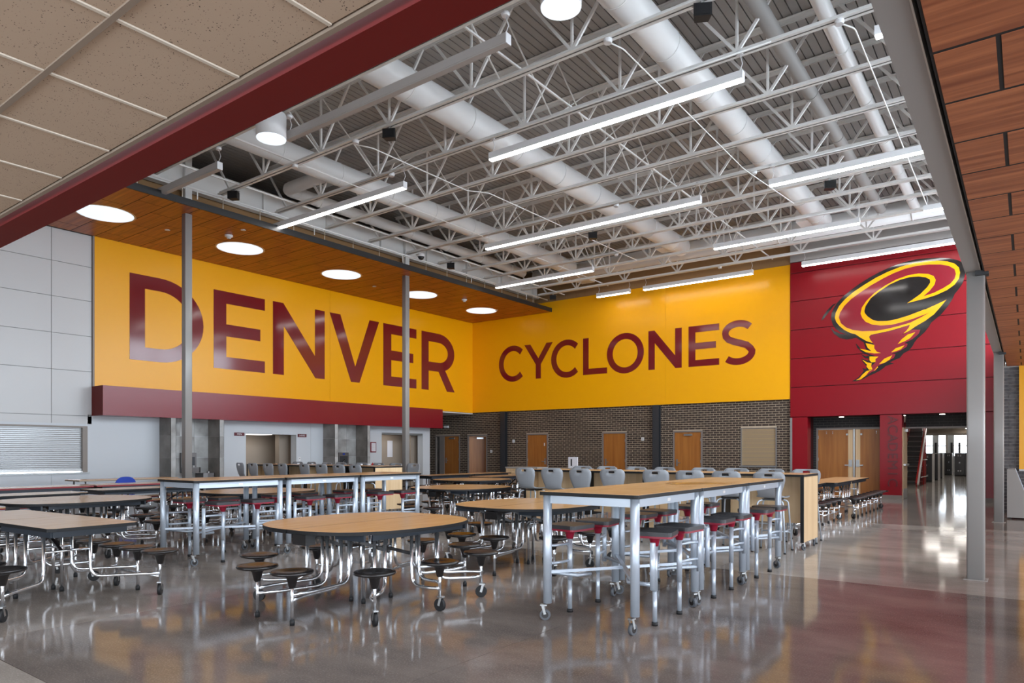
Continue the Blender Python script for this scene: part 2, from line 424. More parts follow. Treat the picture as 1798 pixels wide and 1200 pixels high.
# ------------------------------------------------------------------ letters
def arc(cx, cy, rx, ry, a0, a1, n=20):
    return [(cx + rx * math.cos(math.radians(a0 + (a1 - a0) * i / n)), cy + ry * math.sin(math.radians(a0 + (a1 - a0) * i / n))) for i in range(n + 1)]
def stroke(path, w):
    L, R = [], []
    for i, p in enumerate(path):
        a = Vector(path[max(i - 1, 0)]); b = Vector(path[min(i + 1, len(path) - 1)])
        d = (b - a).normalized(); nrm = Vector((-d.y, d.x)); q = Vector(p)
        L.append(tuple(q + nrm * w / 2)); R.append(tuple(q - nrm * w / 2))
    return L + R[::-1]
def letter(ch, u0, u1, v0, v1, s, t, mid=None):
    """outline of a block capital; s upright stroke, t level stroke"""
    W = u1 - u0; H = v1 - v0
    if ch == 'E':
        m = mid or W * .92; c = H / 2
        p = [(0, 0), (W, 0), (W, t), (s, t), (s, c - t / 2), (m, c - t / 2), (m, c + t / 2), (s, c + t / 2), (s, H - t), (W, H - t), (W, H), (0, H)]
    elif ch == 'L': p = [(0, 0), (W, 0), (W, t), (s, t), (s, H), (0, H)]
    elif ch == 'N': p = [(0, 0), (s, 0), (s, H * .68), (W - s * .95, 0), (W, 0), (W, H), (W - s, H), (W - s, H * .32), (s * .95, H), (0, H)]
    elif ch == 'V': k = s * 1.15; p = [(W / 2 - k * .42, 0), (W / 2 + k * .42, 0), (W, H), (W - k, H), (W / 2, H * .24), (k, H), (0, H)]
    elif ch == 'Y': k = s * 1.2; p = [(W / 2 - s / 2, 0), (W / 2 + s / 2, 0), (W / 2 + s / 2, H * .41), (W, H), (W - k, H), (W / 2, H * .58), (k, H), (0, H), (W / 2 - s / 2, H * .41)]
    elif ch == 'D':
        k = W * .40
        out = [(0, 0), (k, 0)] + arc(k, H / 2, W - k, H / 2, -90, 90, 26)[1:] + [(0, H)]
        inn = [(s, H - t), (k, H - t)] + arc(k, H / 2, W - k - s, H / 2 - t, 90, -90, 26)[1:] + [(s, t)]
        p = out + [(0, H * .5), (s, H * .5)] + inn[::-1][::-1] + [(s, H * .5 - .0005), (0, H * .5 - .0005)]
    elif ch == 'R':
        k = W * .50; c = H * .66; rr = H - c
        b0 = H * .335
        out = [(0, 0), (s, 0), (s, b0), (W * .50, b0), (W * .76, 0), (W, 0), (W * .70, b0 + t * .22)]
        cy = (H + b0) / 2; ry = (H - b0) / 2
        out += arc(k, cy, W - k - .02, ry, -62, 90, 22) + [(0, H)]
        inn = [(s, H - t)] + arc(k, cy, W - k - .02 - s, ry - t, 90, -90, 22) + [(s, b0 + t)]
        p = out + [(0, cy), (s, cy)] + inn + [(s, cy - .0005), (0, cy - .0005)]
    elif ch == 'O':
        p = arc(W / 2, H / 2, W / 2, H / 2, -180, 180, 40) + arc(W / 2, H / 2, W / 2 - s, H / 2 - t, 180, -180, 40)
    elif ch == 'C':
        p = arc(W * .54, H / 2, W * .54, H / 2, 47, 313, 30) + arc(W * .54, H / 2, W * .54 - s, H / 2 - t, 318, 42, 30)
    elif ch == 'S':
        path = arc(W * .50, H * .73, W * .40, H * .27 - t / 2, 32, 180, 12)[:]
        path += [(W * .115, H * .66), (W * .2, H * .585), (W * .36, H * .53), (W * .55, H * .485), (W * .75, H * .43), (W * .86, H * .35)]
        path += arc(W * .48, H * .29, W * .43, H * .29 - t / 2, 0, -140, 12)[0:]
        p = stroke(path, t)
    return [(u0 + x, v0 + y) for x, y in p]
for ch, a, b, md in (('D', 8.70, 10.757, 0), ('E', 11.07, 12.77, 1.54), ('N', 13.06, 15.07, 0), ('V', 15.28, 17.53, 0), ('E', 17.74, 19.47, 1.56), ('R', 19.76, 21.72, 0)):
    MB().prism(letter(ch, a, b, 3.853, 6.160, .40, .36, md or None), 0, .006, MX(XD)).build('vinyl_letter', 'maroon_vinyl', wl)['label'] = 'maroon capital letter %s' % ch

# ------------------------------------------------------------------ far wall: yellow panels, brick below
wb = struct(B(-19.2, -6.03, YC + .06, YC + .3, ZB, DECK + .1).build('wall_back', 'brick_tan'), 'yellow far wall with maroon lettering above dark brick', 'wall')
for a, b in ((XD - .05, -15.37), (-15.37, -10.26), (-10.26, -6.035)):
    B(a, b - .004, YC, YC + .08, ZB + .01, 7.32).build('yellow_wall_panel', 'yellow_panel', wb)
for ch, a, b, md in (('C', -17.71, -16.36, 0), ('Y', -16.40, -15.03, 0), ('C', -15.10, -13.74, 0), ('L', -13.64, -12.60, 0), ('O', -12.61, -11.10, 0),
                     ('N', -10.92, -9.66, 0), ('E', -9.41, -8.33, .97), ('S', -8.23, -7.13, 0)):
    lo, hi = (4.265, 5.75) if ch in 'COS' else (4.32, 5.715)
    MB().prism(letter(ch, a, b, lo, hi, .245, .222, md or None), 0, .006, MY(YC)).build('vinyl_letter', 'maroon_vinyl', wb)['label'] = 'maroon capital letter %s' % ch

def brick_mesh(x0, x1, z0, z1, holes, bl=.203, bh=.063, j=.014, pr=.006, single=None, xs_min=None):
    """running-bond brick fronts in the plane y=0, proud towards -y"""
    mb = MB(); row = 0; z = z0
    while z < z1 - .02:
        zt = min(z + bh, z1); x = x0 - (0 if row % 2 else (bl + j) / 2)
        while x < x1:
            a, b = max(x, x0), min(x + bl, x1)
            segs = [(a, b)]
            for (hx0, hx1, hz0, hz1) in holes:
                if z < hz1 and zt > hz0:
                    ns = []
                    for (p, q) in segs:
                        if q <= hx0 or p >= hx1: ns.append((p, q)); continue
                        if p < hx0: ns.append((p, hx0))
                        if q > hx1: ns.append((hx1, q))
                    segs = ns
            for (p, q) in segs:
                if q - p < .012: continue
                if single is not None and p > xs_min and abs(q - p - bl) < .001 and zt - z > bh - .001:
                    single.append((p, z)); continue
                n = len(mb.v); d = -pr * random.uniform(.7, 1.2)
                mb.v += [(p, d, z), (q, d, z), (q, d, zt), (p, d, zt), (p, 0, z), (q, 0, z), (q, 0, zt), (p, 0, zt)]
                for f in ((0, 1, 2, 3), (0, 4, 5, 1), (1, 5, 6, 2), (2, 6, 7, 3), (3, 7, 4, 0)): mb.f.append([n + i for i in f]); mb.sm.append(False)
            x += bl + j
        z += bh + j; row += 1
    return mb
def wall_with_holes(mb, x0, x1, z0, z1, holes, y0, y1):
    xs = sorted({x0, x1, *[h[0] for h in holes], *[h[1] for h in holes]})
    for a, b in zip(xs, xs[1:]):
        hs = sorted([(h[2], h[3]) for h in holes if h[0] <= a + 1e-6 and h[1] >= b - 1e-6])
        z = z0
        for (p, q) in hs:
            if p > z: mb.box(a, b, y0, y1, z, p)
            z = q
        if z < z1: mb.box(a, b, y0, y1, z, z1)
    return mb
YB = 23.0
DOORS = [(-21.41, -19.95, 0, 2.12), (-19.52, -18.42, 0, 2.12), (-16.38, -15.32, 0, 2.12), (-12.87, -11.84, 0, 2.12), (-10.03, -8.95, 0, 2.12), (-7.64, -6.48, .92, 2.17)]
wbr = struct(wall_with_holes(MB(), -23, -6.03, 0, 3.06, DOORS, YB, YB + .25).build('wall_brick', 'mortar'), 'dark brown brick wall with wooden doors below the yellow panels', 'wall')
singles = []
bo = brick_mesh(-23, -6.03, 0, 3.05, DOORS, single=singles, xs_min=-8.62).shift((0, YB, 0)).build('brickwork', 'brick_brown', wbr); bo['kind'] = 'stuff'
bme = B(0, .203, -.006, 0, 0, .063).mesh('brick', 'brick_brown')
for p, z in singles: inst(bme, 'brick', wbr, (p, YB, z))
# brown band above the yellow panels
bo = brick_mesh(XD, -6.05, 7.34, DECK, [], .4, .19, .012).shift((0, YC + .06, 0)).build('block_course', 'brick_tan', wb); bo['kind'] = 'stuff'

# ------------------------------------------------------------------ red portal wall
YR = 22.86
wr = struct(B(-6.03, -.45, YC + .03, YC + .38, 2.49, DECK).build('wall_red', 'red_dark'), 'tall red panelled wall carrying the tornado emblem', 'wall')
zr = [2.47, 3.418, 4.32, 5.226, 6.13, 7.02, 7.36]
for a, b in zip(zr, zr[1:]): B(-6.025, -.455, YR, YC + .04, a + (.01 if a > 2.5 else 0), b - .01).build('red_wall_panel', 'red_panel', wr)
B(-6.03, -.45, YR, YC + .05, 7.38, DECK).build('upper_board', 'deck_grey', wr)
for a, b in ((-6.025, -5.51), (-3.49, -2.92), (-.91, -.455)):
    B(a, b, YR, YC + .38, .12 if a > -6 else 0, 2.49).build('pier', 'red_panel', wr)
    if a > -6: B(a - .004, b + .004, YR - .006, YC + .38, 0, .12).build('base_plate', 'door_frame', wr)
B(-6.032, -5.965, YR - .012, YR, 0, 2.46).build('corner_guard', 'steel', wr)
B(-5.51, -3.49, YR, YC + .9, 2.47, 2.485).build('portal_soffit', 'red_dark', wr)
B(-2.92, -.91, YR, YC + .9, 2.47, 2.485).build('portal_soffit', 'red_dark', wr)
# emblem, traced as layers of flat vinyl
import_px = 270 / 1798.0
def logo_poly(pts):
    out = []
    for (x, y, k) in pts:
        px = 1430 + x * import_px; py = (440 if k == 'a' else 540) + y * import_px
        c, s = math.cos(TH), math.sin(TH); t = (px - 899) / 1216.0
        dx = -s + c * t; dy = c + s * t; q = YR / dy
        out.append((dx * q, 1.4 + (793 - py) / 1216.0 * q))
    return out
def A_(*p): return [(x, y, 'a') for x, y in p]
def B_(*p): return [(x, y, 'b') for x, y in p]
emb = empty('emblem', (0, 0, 0), 0, wr)
emb['label'] = 'tornado emblem shaped like a letter C in black, yellow and maroon'
def layer(pts, k, m, name): MB().prism(logo_poly(pts), .003 * k, .003 * k + .0025, MY(YR)).build(name, m, emb)
layer(A_((195,800),(200,740),(225,680),(265,615),(330,545),(420,470),(520,395),(640,320),(760,255),(900,190),(1040,140),(1180,107),(1320,90),(1460,85),(1580,92),(1680,115),(1745,150),(1768,195),(1762,280),(1735,380),(1690,450),(1640,510),(1620,560),(1560,655))
      + B_((1480,85),(1400,150),(1365,180),(1340,225),(1290,290),(1200,370),(1170,410),(1150,450),(1110,500),(1040,540),(1000,590),(930,620),(880,645),(930,655),(830,688),(810,710),(760,745),(700,775),(640,800),(580,835),(500,865),(440,865),(500,830),(550,780),(578,740),(560,713),(604,720),(608,685),(570,645),(548,600),(590,612),(630,625),(637,600),(590,592),(548,550),(600,572),(640,562),(560,530),(500,470),(483,420),(540,480),(606,500),(592,450),(575,410),(490,355),(440,367),(380,375),(300,360),(230,310),(205,270),(190,228),(230,275),(300,308),(380,318),(300,290),(250,250),(215,200)), 1, 'logo_black', 'emblem_outline')
layer(A_((80,825),(100,770),(150,700),(215,635),(260,615),(215,660),(160,735),(110,800)), 1, 'logo_black', 'emblem_wisp')
layer(A_((240,790),(250,730),(290,650),(360,570),(460,485),(580,405),(720,320),(860,250),(1000,195),(1150,150),(1300,128),(1440,120),(1560,130),(1640,155),(1690,200),(1703,260),(1690,330),(1640,400),(1550,465),(1430,520),(1290,565),(1085,617),(1000,700),(1300,690),(1545,575),(1480,655))
      + B_((1400,80),(1300,155),(1180,225),(1110,275),(1020,318),(1075,270),(1105,235),(1115,205),(1000,240),(880,275),(760,300),(660,322),(640,345),(650,375),(700,405),(765,428),(690,420),(610,395),(540,355),(480,315),(420,300),(350,265),(290,215),(255,170)), 2, 'logo_yellow', 'emblem_ring')
layer(A_((287,785),(300,730),(350,650),(430,570),(540,490),(660,410),(800,330),(930,265),(1060,215),(1200,180),(1340,165),(1470,165),(1570,180),(1640,220),(1655,275),(1640,330),(1590,390),(1500,445),(1400,495),(1275,538),(1350,470),(1405,400),(1420,345),(1395,300),(1330,275),(1220,270),(1100,290),(960,340),(830,410),(700,500),(610,590),(555,670),(540,740))
      + B_((560,125),(600,170),(680,203),(780,213),(900,205),(1020,175),(1150,135),(1340,65),(1250,115),(1120,180),(1000,215),(860,250),(720,275),(560,280),(450,265),(370,235),(310,185)), 3, 'logo_maroon', 'emblem_body')
layer(A_((585,710),(600,650),(660,560),(760,480),(880,400),(1000,345),(1120,312),(1220,305),(1300,315),(1350,340),(1355,375),(1320,430),(1240,510),(1150,575),(1085,617),(1300,660),(1545,577),(1400,645),(1250,705),(1100,762),(960,805),(850,826),(740,828),(680,812),(620,770),(592,735)), 3, 'logo_black', 'emblem_core')
layer(B_((650,330),(760,305),(880,280),(1000,245),(1110,210),(1105,235),(1075,275),(1030,318),(1150,260),(1240,262),(1220,310),(1150,370),(1050,420),(1090,425),(1080,460),(1000,510),(900,545),(950,545),(930,590),(860,630),(740,690),(720,740),(680,752),(640,775),(600,805),(490,856),(560,785),(660,735),(665,690),(720,640),(700,610),(740,580),(640,545),(540,490),(700,530),(700,440),(650,375)), 3, 'logo_maroon', 'emblem_funnel')
for q in (((600,420),(700,440),(700,480),(730,520),(780,535),(700,540),(600,525),(530,485),(610,500),(670,515),(620,470)),
          ((1020,375),(1090,320),(1180,292),(1120,360),(1060,395),(975,430)), ((950,480),(1055,445),(1010,490),(950,515),(900,525)),
          ((645,575),(750,577),(715,605),(715,640),(670,645),(645,620)), ((820,600),(910,562),(880,610),(820,650),(755,665)),
          ((558,612),(620,645),(670,655),(665,690),(680,725),(640,730),(610,695),(615,670)),
          ((680,730),(610,745),(560,790),(530,830),(485,853),(540,845),(600,800),(640,750)), ((740,690),(720,715),(690,750),(745,705))):
    layer(B_(*q), 4, 'logo_yellow', 'emblem_flame')
# raised letters on the pier
def text(name, s, size, m, parent, loc, rot, ext=.004):
    cu = bpy.data.curves.new(name, 'FONT'); cu.body = s; cu.size = size; cu.extrude = ext; cu.align_x = 'CENTER'; cu.align_y = 'CENTER'
    cu.materials.append(MAT[m])
    tmp = bpy.data.objects.new(name, cu); COL.objects.link(tmp)
    dg = bpy.context.evaluated_depsgraph_get(); me = bpy.data.meshes.new_from_object(tmp.evaluated_get(dg))
    COL.objects.unlink(tmp); bpy.data.objects.remove(tmp)
    o = bpy.data.objects.new(name, me); COL.objects.link(o); o.parent = parent; o.location = loc; o.rotation_euler = rot
    return o
for i, ch in enumerate('ACADEMIC'):
    o = text('raised_letter', ch, .37, 'letter_red_shaded', wr, (-3.17, YR - .008, 2.32 - i * .262), (PI / 2, PI / 2, 0), .014)
    o['label'] = 'raised red letter %s' % ch

# recess behind the first opening: brick jambs and double doors
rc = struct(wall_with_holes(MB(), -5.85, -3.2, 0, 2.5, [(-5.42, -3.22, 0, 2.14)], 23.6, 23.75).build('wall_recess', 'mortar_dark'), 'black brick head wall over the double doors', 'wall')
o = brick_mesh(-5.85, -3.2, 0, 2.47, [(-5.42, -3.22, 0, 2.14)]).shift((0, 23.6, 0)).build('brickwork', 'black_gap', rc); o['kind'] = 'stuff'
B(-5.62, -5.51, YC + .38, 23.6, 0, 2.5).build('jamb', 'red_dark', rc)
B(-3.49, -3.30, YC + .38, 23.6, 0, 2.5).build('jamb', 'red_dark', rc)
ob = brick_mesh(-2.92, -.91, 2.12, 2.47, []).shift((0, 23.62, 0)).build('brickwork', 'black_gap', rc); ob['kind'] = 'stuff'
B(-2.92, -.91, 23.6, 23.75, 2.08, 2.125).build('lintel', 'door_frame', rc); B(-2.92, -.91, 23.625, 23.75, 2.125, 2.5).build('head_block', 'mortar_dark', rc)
for x in (-4.6, -1.95): MB().lathe([(.07, 0), (.07, .015)], 14, (x, 23.2, 2.453)).build('downlight', 'small_glow', rc)
def hinge_pts(parent, x, y, zs, m='steel'):
    for z in zs: B(x - .012, x + .012, y - .015, y, z, z + .1).build('hinge', m, parent)
dd = struct(empty('door_1', (-4.32, 23.62, 0)), 'pair of brown wooden doors with steel latches in the red portal', 'door')
B(-1.1, -1.05, -.03, .1, 0, 2.14).build('frame_post', 'door_frame', dd); B(1.05, 1.1, -.03, .1, 0, 2.14).build('frame_post', 'door_frame', dd)
B(-1.05, 1.05, -.03, .1, 2.09, 2.14).build('frame_head', 'door_frame', dd); B(-.025, .025, -.03, .05, 0, 2.09).build('mullion', 'steel', dd)
for sx in (-1, 1):
    lf = B(min(sx * .03, sx * 1.05), max(sx * .03, sx * 1.05), 0, .045, .01, 2.085).build('door_leaf', 'door_wood', dd)
    B(min(sx * .04, sx * .17), max(sx * .04, sx * .17), -.004, 0, .02, 2.08).build('light_strip', 'maple', lf)
    B(sx * .1 - .05, sx * .1 + .05, -.03, 0, .92, 1.14).build('latch_plate', 'steel', lf)
    B(min(sx * .06, sx * .26), max(sx * .06, sx * .26), -.07, -.03, .95, .985).build('lever', 'steel', lf)
    MB().lathe([(.035, 0), (.03, .02)], 14).build('door_viewer', 'steel', lf, (sx * .2, -.002, 1.93)).rotation_euler = (PI / 2, 0, 0)
    for q in (.62, .8):
        for z in (1.95, 2.0): B(sx * q - .012, sx * q + .012, -.004, 0, z, z + .022).build('bolt', 'steel', lf)
hinge_pts(dd, -1.05, -.001, (.3, 1.1, 1.8))
ol = struct(empty('door_2', (-2.905, 23.0, 0)), 'wooden door held open against the red pier', 'door')
lf = B(-.045, 0, 0, .86, .01, 2.1).build('door_leaf', 'maple', ol)
B(0, .003, 0, .86, .01, .3).build('kick_plate', 'steel', lf); B(.0, .06, .08, .78, .98, 1.03).build('push_bar', 'steel', lf); B(0, .06, .45, .8, 1.98, 2.06).build('closer', 'steel', lf)

# ------------------------------------------------------------------ doors in the brick wall
def door(name, label, x0, x1, hinge, glass=None, closer=True, opened=0):
    d = struct(empty(name, ((x0 + x1) / 2, YB, 0)), label, 'door'); w2 = (x1 - x0) / 2; f = .055
    B(-w2, -w2 + f, -.03, .14, 0, 2.12).build('frame_post', 'door_frame', d); B(w2 - f, w2, -.03, .14, 0, 2.12).build('frame_post', 'door_frame', d)
    B(-w2 + f, w2 - f, -.03, .14, 2.065, 2.12).build('frame_head', 'door_frame', d)
    a, b = -w2 + f, w2 - f
    if not opened: B(a, b, .10, .14, 0, 2.065).build('leak_backing', 'door_frame', d)  # added backing that blocks sky light leaking round the leaf
    if opened:
        lf = B(0, b - a - .03, 0, .045, .01, 2.06).build('door_leaf', 'door_wood', d, (a, .04, 0), opened)
        kx = b - a - .12; off = a
    else:
        lf = B(a + .005, b - .005, .0, .045, .01, 2.06).build('door_leaf', 'door_wood', d); kx = b - .09 if hinge < 0 else a + .09; off = 0
    B(kx - .03, kx + .03, -.012, 0, .88, 1.12).build('lock_plate', 'steel', lf)
    B(min(kx, kx - .13 * (-hinge)), max(kx, kx - .13 * (-hinge)), -.06, -.03, .99, 1.015).build('lever', 'steel', lf)
    if closer:
        cx = (a + b) / 2 - off if opened else (a + b) / 2 + .05
        B(cx - .17, cx + .12, -.06, 0, 1.94, 2.01).build('closer', 'steel', lf)
    hx = (a if hinge < 0 else b)
    for z in (.25, 1.0, 1.75): B(hx - .02, hx + .02, -.022, -.005, z, z + .11).build('hinge', 'steel', d)
    return d
door('door_3', 'brown wooden door with a narrow glass sidelight in the brick wall', -20.92, -19.95, 1)
sl = struct(empty('window_2', (-21.18, YB, 0)), 'narrow framed glass sidelight beside the corner door', 'window')
B(-.23, -.17, -.03, .14, 0, 2.12).build('frame_post', 'door_frame', sl); B(.03, .26, -.03, .14, 0, 2.12).build('frame_post', 'door_frame', sl)
B(-.17, .03, -.03, .14, 2.06, 2.12).build('frame_head', 'door_frame', sl); B(-.17, .03, .03, .04, 0, 2.06).build('pane', 'glass', sl)
B(-.23, .26, .35, .4, 0, 2.12).build('leak_enclosure', 'taupe', sl); B(-.24, -.23, .14, .4, 0, 2.12).build('leak_enclosure', 'taupe', sl); B(.26, .27, .14, .4, 0, 2.12).build('leak_enclosure', 'taupe', sl); B(-.24, .27, .14, .4, 2.12, 2.14).build('leak_enclosure', 'taupe', sl)  # added shallow box that keeps sky light from showing behind the pane
door('door_4', 'brown wooden door standing ajar to a bright room', -19.52, -18.42, -1, opened=.75)
rm = struct(B(-19.9, -18.0, 25.2, 25.3, 0, 2.5).build('wall_room', 'plaster'), 'cream room wall glimpsed through the open door', 'wall')
B(-18.35, -18.3, 23.25, 25.2, 0, 2.5).build('side_wall', 'plaster', rm); B(-20, -19.9, 23.25, 25.2, 0, 2.5).build('side_wall', 'plaster', rm)
B(-19.9, -18.35, 23.25, 25.2, 2.5, 2.55).build('room_ceiling', 'plaster', rm); B(-19.4, -18.9, 24, 24.6, 2.47, 2.5).build('room_lamp', 'recess_glow', rm)
door('door_5', 'brown wooden door with a white sticker by its lever', -16.38, -15.32, -1, closer=False)
B(-15.52, -15.48, YB - .003, YB - .0005, 1.62, 1.74).build('sticker', 'white_print', bpy.data.objects['door_5'].children[3]).matrix_parent_inverse = Matrix.Translation((15.85, -YB, 0))
door('door_6', 'brown wooden door right of the white table sign', -12.87, -11.84, 1, closer=False)
door('door_7', 'wide brown wooden door between dark steel column and roller blind', -10.03, -8.95, 1)
rs = struct(empty('window_3', (-7.06, YB, .92)), 'small steel roller shutter in the brick wall', 'shutter')
me = B(-.545, .545, .03, .05, .003, .033).mesh('slat', 'shutter_tan_reflect'); B(-.545, .545, .052, .07, 0, 1.25).build('backing', 'frame_brown', rs)
for k in range(28): inst(me, 'slat', rs, (0, 0, .03 + k * .0425))
B(-.58, -.545, -.02, .12, 0, 1.25).build('guide', 'steel', rs); B(.545, .58, -.02, .12, 0, 1.25).build('guide', 'steel', rs); B(-.6, .6, -.1, .12, -.04, 0).build('sill', 'steel', rs)
for x, lab in ((-17.45, 'dark steel column against the brick beside the corner doors'), (-10.6, 'dark steel column against the brick between two doors')):
    c = struct(empty('column', (x, YB - .02, 0)), lab, 'column')
    B(-.12, .12, -.2, -.185, 0, 3.05).build('flange', 'frame_dark', c); B(-.12, .12, -.03, -.015, 0, 3.05).build('flange', 'frame_dark', c); B(-.01, .01, -.185, -.03, 0, 3.05).build('web', 'frame_dark', c)

# ------------------------------------------------------------------ upper roof: deck planks
ceil = struct(B(-19.6, -.3, 1.7, 23.3, DECK + .06, DECK + .16).build('ceiling', 'deck_gap'), 'ribbed white metal roof deck over the hall', 'ceiling')
me = B(-.0665, .0665, 1.95, 22.95, 0, .05).mesh('deck_plank', 'deck_grey')
for k in range(124): inst(me, 'deck_plank', ceil, (-19.1 + k * .1515, 0, DECK))

# wood soffit over the serving side
sf = struct(B(-19.2, -15.08, -5, 22.88, ZS + .0022, ZS + .06).build('ceiling_soffit', 'black_gap'), 'warm brown wood panel soffit along the lettered wall', 'ceiling')
r0 = 7.84 - .557 * 12; r = 0; y = r0
wlc = {}
while y < 22.8:
    y1 = min(y + .557, 22.87); x = -15.08 + (.0 if r % 2 else 0)
    cuts = [-15.10] + [c for c in [(-16.21 if r % 2 == 0 else -15.64) - 1.2 * k for k in range(5)] if c > -19.1] + [-19.15]
    for a, b in zip(cuts, cuts[1:]):
        key = (round(a - b, 3), round(y1 - y, 3))
        if key not in wlc: wlc[key] = B(-key[0] / 2 + .01, key[0] / 2 - .01, -key[1] / 2 + .01, key[1] / 2 - .01, 0, .002).mesh('wood_panel', 'wood_left')
        inst(wlc[key], 'wood_panel', sf, ((a + b) / 2, (y + y1) / 2, ZS))
    y += .557; r += 1
B(-15.08, -15.06, -5, 22.88, ZS - .005, ZS + .15).build('fascia', 'fascia', sf)
# plenum behind the fascia
pb = struct(B(-15.95, -15.9, 2, 22.88, ZS + .06, 7.6).build('wall_plenum', 'brick_tan'), 'brown plenum back wall above the soffit edge', 'wall')
hg = B(-.008, .008, -.008, .008, 0, .5).mesh('hanger_rod', 'tee_bar_light')
for k in range(17): inst(hg, 'hanger_rod', pb, (-15.5, 6.2 + k * 1.0, ZS + .06))
B(-15.52, -15.50, 2, 22.8, 7.16, 7.185).build('rail', 'tee_bar_light', pb)
gd = struct(empty('beam', (-15.72, 12.4, 7.48)), 'white steel girder along the soffit side columns', 'beam')
B(-.10, .10, -10.4, 10.4, 0, .025).build('flange', 'steel_white', gd); B(-.10, .10, -10.4, 10.4, .535, .56).build('flange', 'steel_white', gd); B(-.012, .012, -10.4, 10.4, .025, .535).build('web', 'steel_white', gd)
for k in range(11): B(-.09, .09, -10 + k * 2 - .006, -10 + k * 2 + .006, .025, .535).build('stiffener', 'steel_white', gd)
def rounded(w2, d2, r, n=4):
    p = []
    for cx, cy, a in ((w2 - r, d2 - r, 0), (-w2 + r, d2 - r, 90), (-w2 + r, -d2 + r, 180), (w2 - r, -d2 + r, 270)):
        p += arc(cx, cy, r, r, a, a + 90, n)
    return p
for y, lab in ((8.41, 'square steel column in front of the letter D'), (15.48, 'square steel column in front of the last letter E')):
    c = struct(empty('column', (-15.685, y, 0)), lab, 'column')
    MB().prism(rounded(.085, .085, .018), 0, ZS + .02, None, True).build('shaft', 'column_grey', c)
    MB().prism(rounded(.085, .085, .018), ZS + .14, DECK, None, True).build('upper_shaft', 'steel_white', c)
    B(-.16, .16, -.16, .16, ZS + .002, ZS + .004).build('collar', 'black_gap', c); B(-.16, .16, -.16, .16, 0, .012).build('base_plate', 'column_grey', c)

# ------------------------------------------------------------------ low ceiling over the viewer, red beam
ac = struct(B(-19.2, -.42, -5.2, 1.72, 3.03, 3.1).build('ceiling_low', 'black_gap'), 'low ceiling of speckled acoustic tiles in a tee grid', 'ceiling')
gx = [-2.709 + .61 * k for k in range(-10, 4)]; gy = [1.17 - .61 * k for k in range(0, 5)]
ys = [1.690] + gy
tme = {}
for j in range(len(ys) - 1):
    for i in range(len(gx) - 1):
        a, b = gx[i], gx[i + 1]; key = round(ys[j] - ys[j + 1], 3)
        if key not in tme: tme[key] = B(-.2945, .2945, -key / 2 + .0105, key / 2 - .0105, 0, .02).mesh('ceiling_tile', 'acoustic')
        inst(tme[key], 'ceiling_tile', ac, ((a + b) / 2, (ys[j] + ys[j + 1]) / 2, 3.004))
for y in gy[:-1]: B(gx[0], gx[-1], y - .012, y + .012, 2.996, 3.03).build('tee_bar', 'tee_bar', ac)
for x in gx:
    for j in range(len(ys) - 1): B(x - .0085, x + .0085, ys[j + 1] + .012, ys[j] - .012, 2.998, 3.03).build('cross_tee', 'tee_bar_light', ac)
B(-19.2, -.42, 1.688, 1.712, 2.992, 3.03).build('edge_angle', 'tee_bar', ac)
B(-19.2, gx[0] - .02, -5.2, 1.68, 3.0, 3.03).build('plain_board', 'acoustic', ac); B(gx[-1] + .02, -.42, -5.2, 1.68, 3.0, 3.03).build('plain_board', 'acoustic', ac); B(gx[0], gx[-1], -5.2, gy[-1] - .02, 3.0, 3.03).build('plain_board', 'acoustic', ac)
rb = struct(B(-19.2, -.45, 1.757, 1.945, 2.982, 3.65).build('beam_red', 'beam_maroon'), 'dark red painted beam crossing the ceiling edge', 'beam')
ru = struct(B(-19.2, -.45, 1.75, 1.95, 3.65, DECK + .1).build('wall_upper_front', 'plaster'), 'white wall above the red beam', 'wall')

# ------------------------------------------------------------------ grey beam, columns, right side
gb = struct(B(-.545, -.407, 1.95, 23, 3.35, 3.8).build('beam_grey', 'grey_beam'), 'grey painted steel beam beside the wood ceiling', 'beam')
B(-.409, -.401, 1.95, 23, 3.346, 3.44).build('edge_highlight', 'grey_beam_highlight', gb)  # thin pale strip stands in for the highlight along the beam edge
for y, lab in ((9.115, 'tall grey square steel column nearest the viewer'), (16.69, 'grey square steel column in front of the brick corner')):
    c = struct(empty('column', (-.4525, y, 0)), lab, 'column')
    MB().prism(rounded(.0825, .085, .022, 5), .0, 3.35, None, True).build('shaft', 'grey_beam', c)
    B(-.11, .11, -.11, .11, 0, .006).build('base_plate', 'mortar_grey', c); B(-.0, .12, -.14, .0, 3.3, 3.35).build('bracket', 'fascia', c)
wc = struct(B(-.5, -.4, 1.95, 23, 3.8, 4.1).build('wall_clerestory', 'steel_white'), 'clerestory window wall above the grey beam', 'wall')
B(-.5, -.4, 1.95, 23, 7.3, DECK + .1).build('head', 'steel_white', wc)
for k in range(15): B(-.48, -.42, 1.95 + k * 1.5, 2.03 + k * 1.5, 4.1, 7.3).build('mullion', 'frame_dark', wc)
for z in (5.15, 6.2): B(-.48, -.42, 1.95, 23, z, z + .06).build('transom', 'frame_dark', wc)
wo = struct(B(-.38, 7.3, -5.2, 19.35, 3.332, 3.6).build('ceiling_wood', 'black_gap'), 'reddish wood plank ceiling with dark joints', 'ceiling')
wrc = {}
y = 3.915 - .613 * 15; r = 0
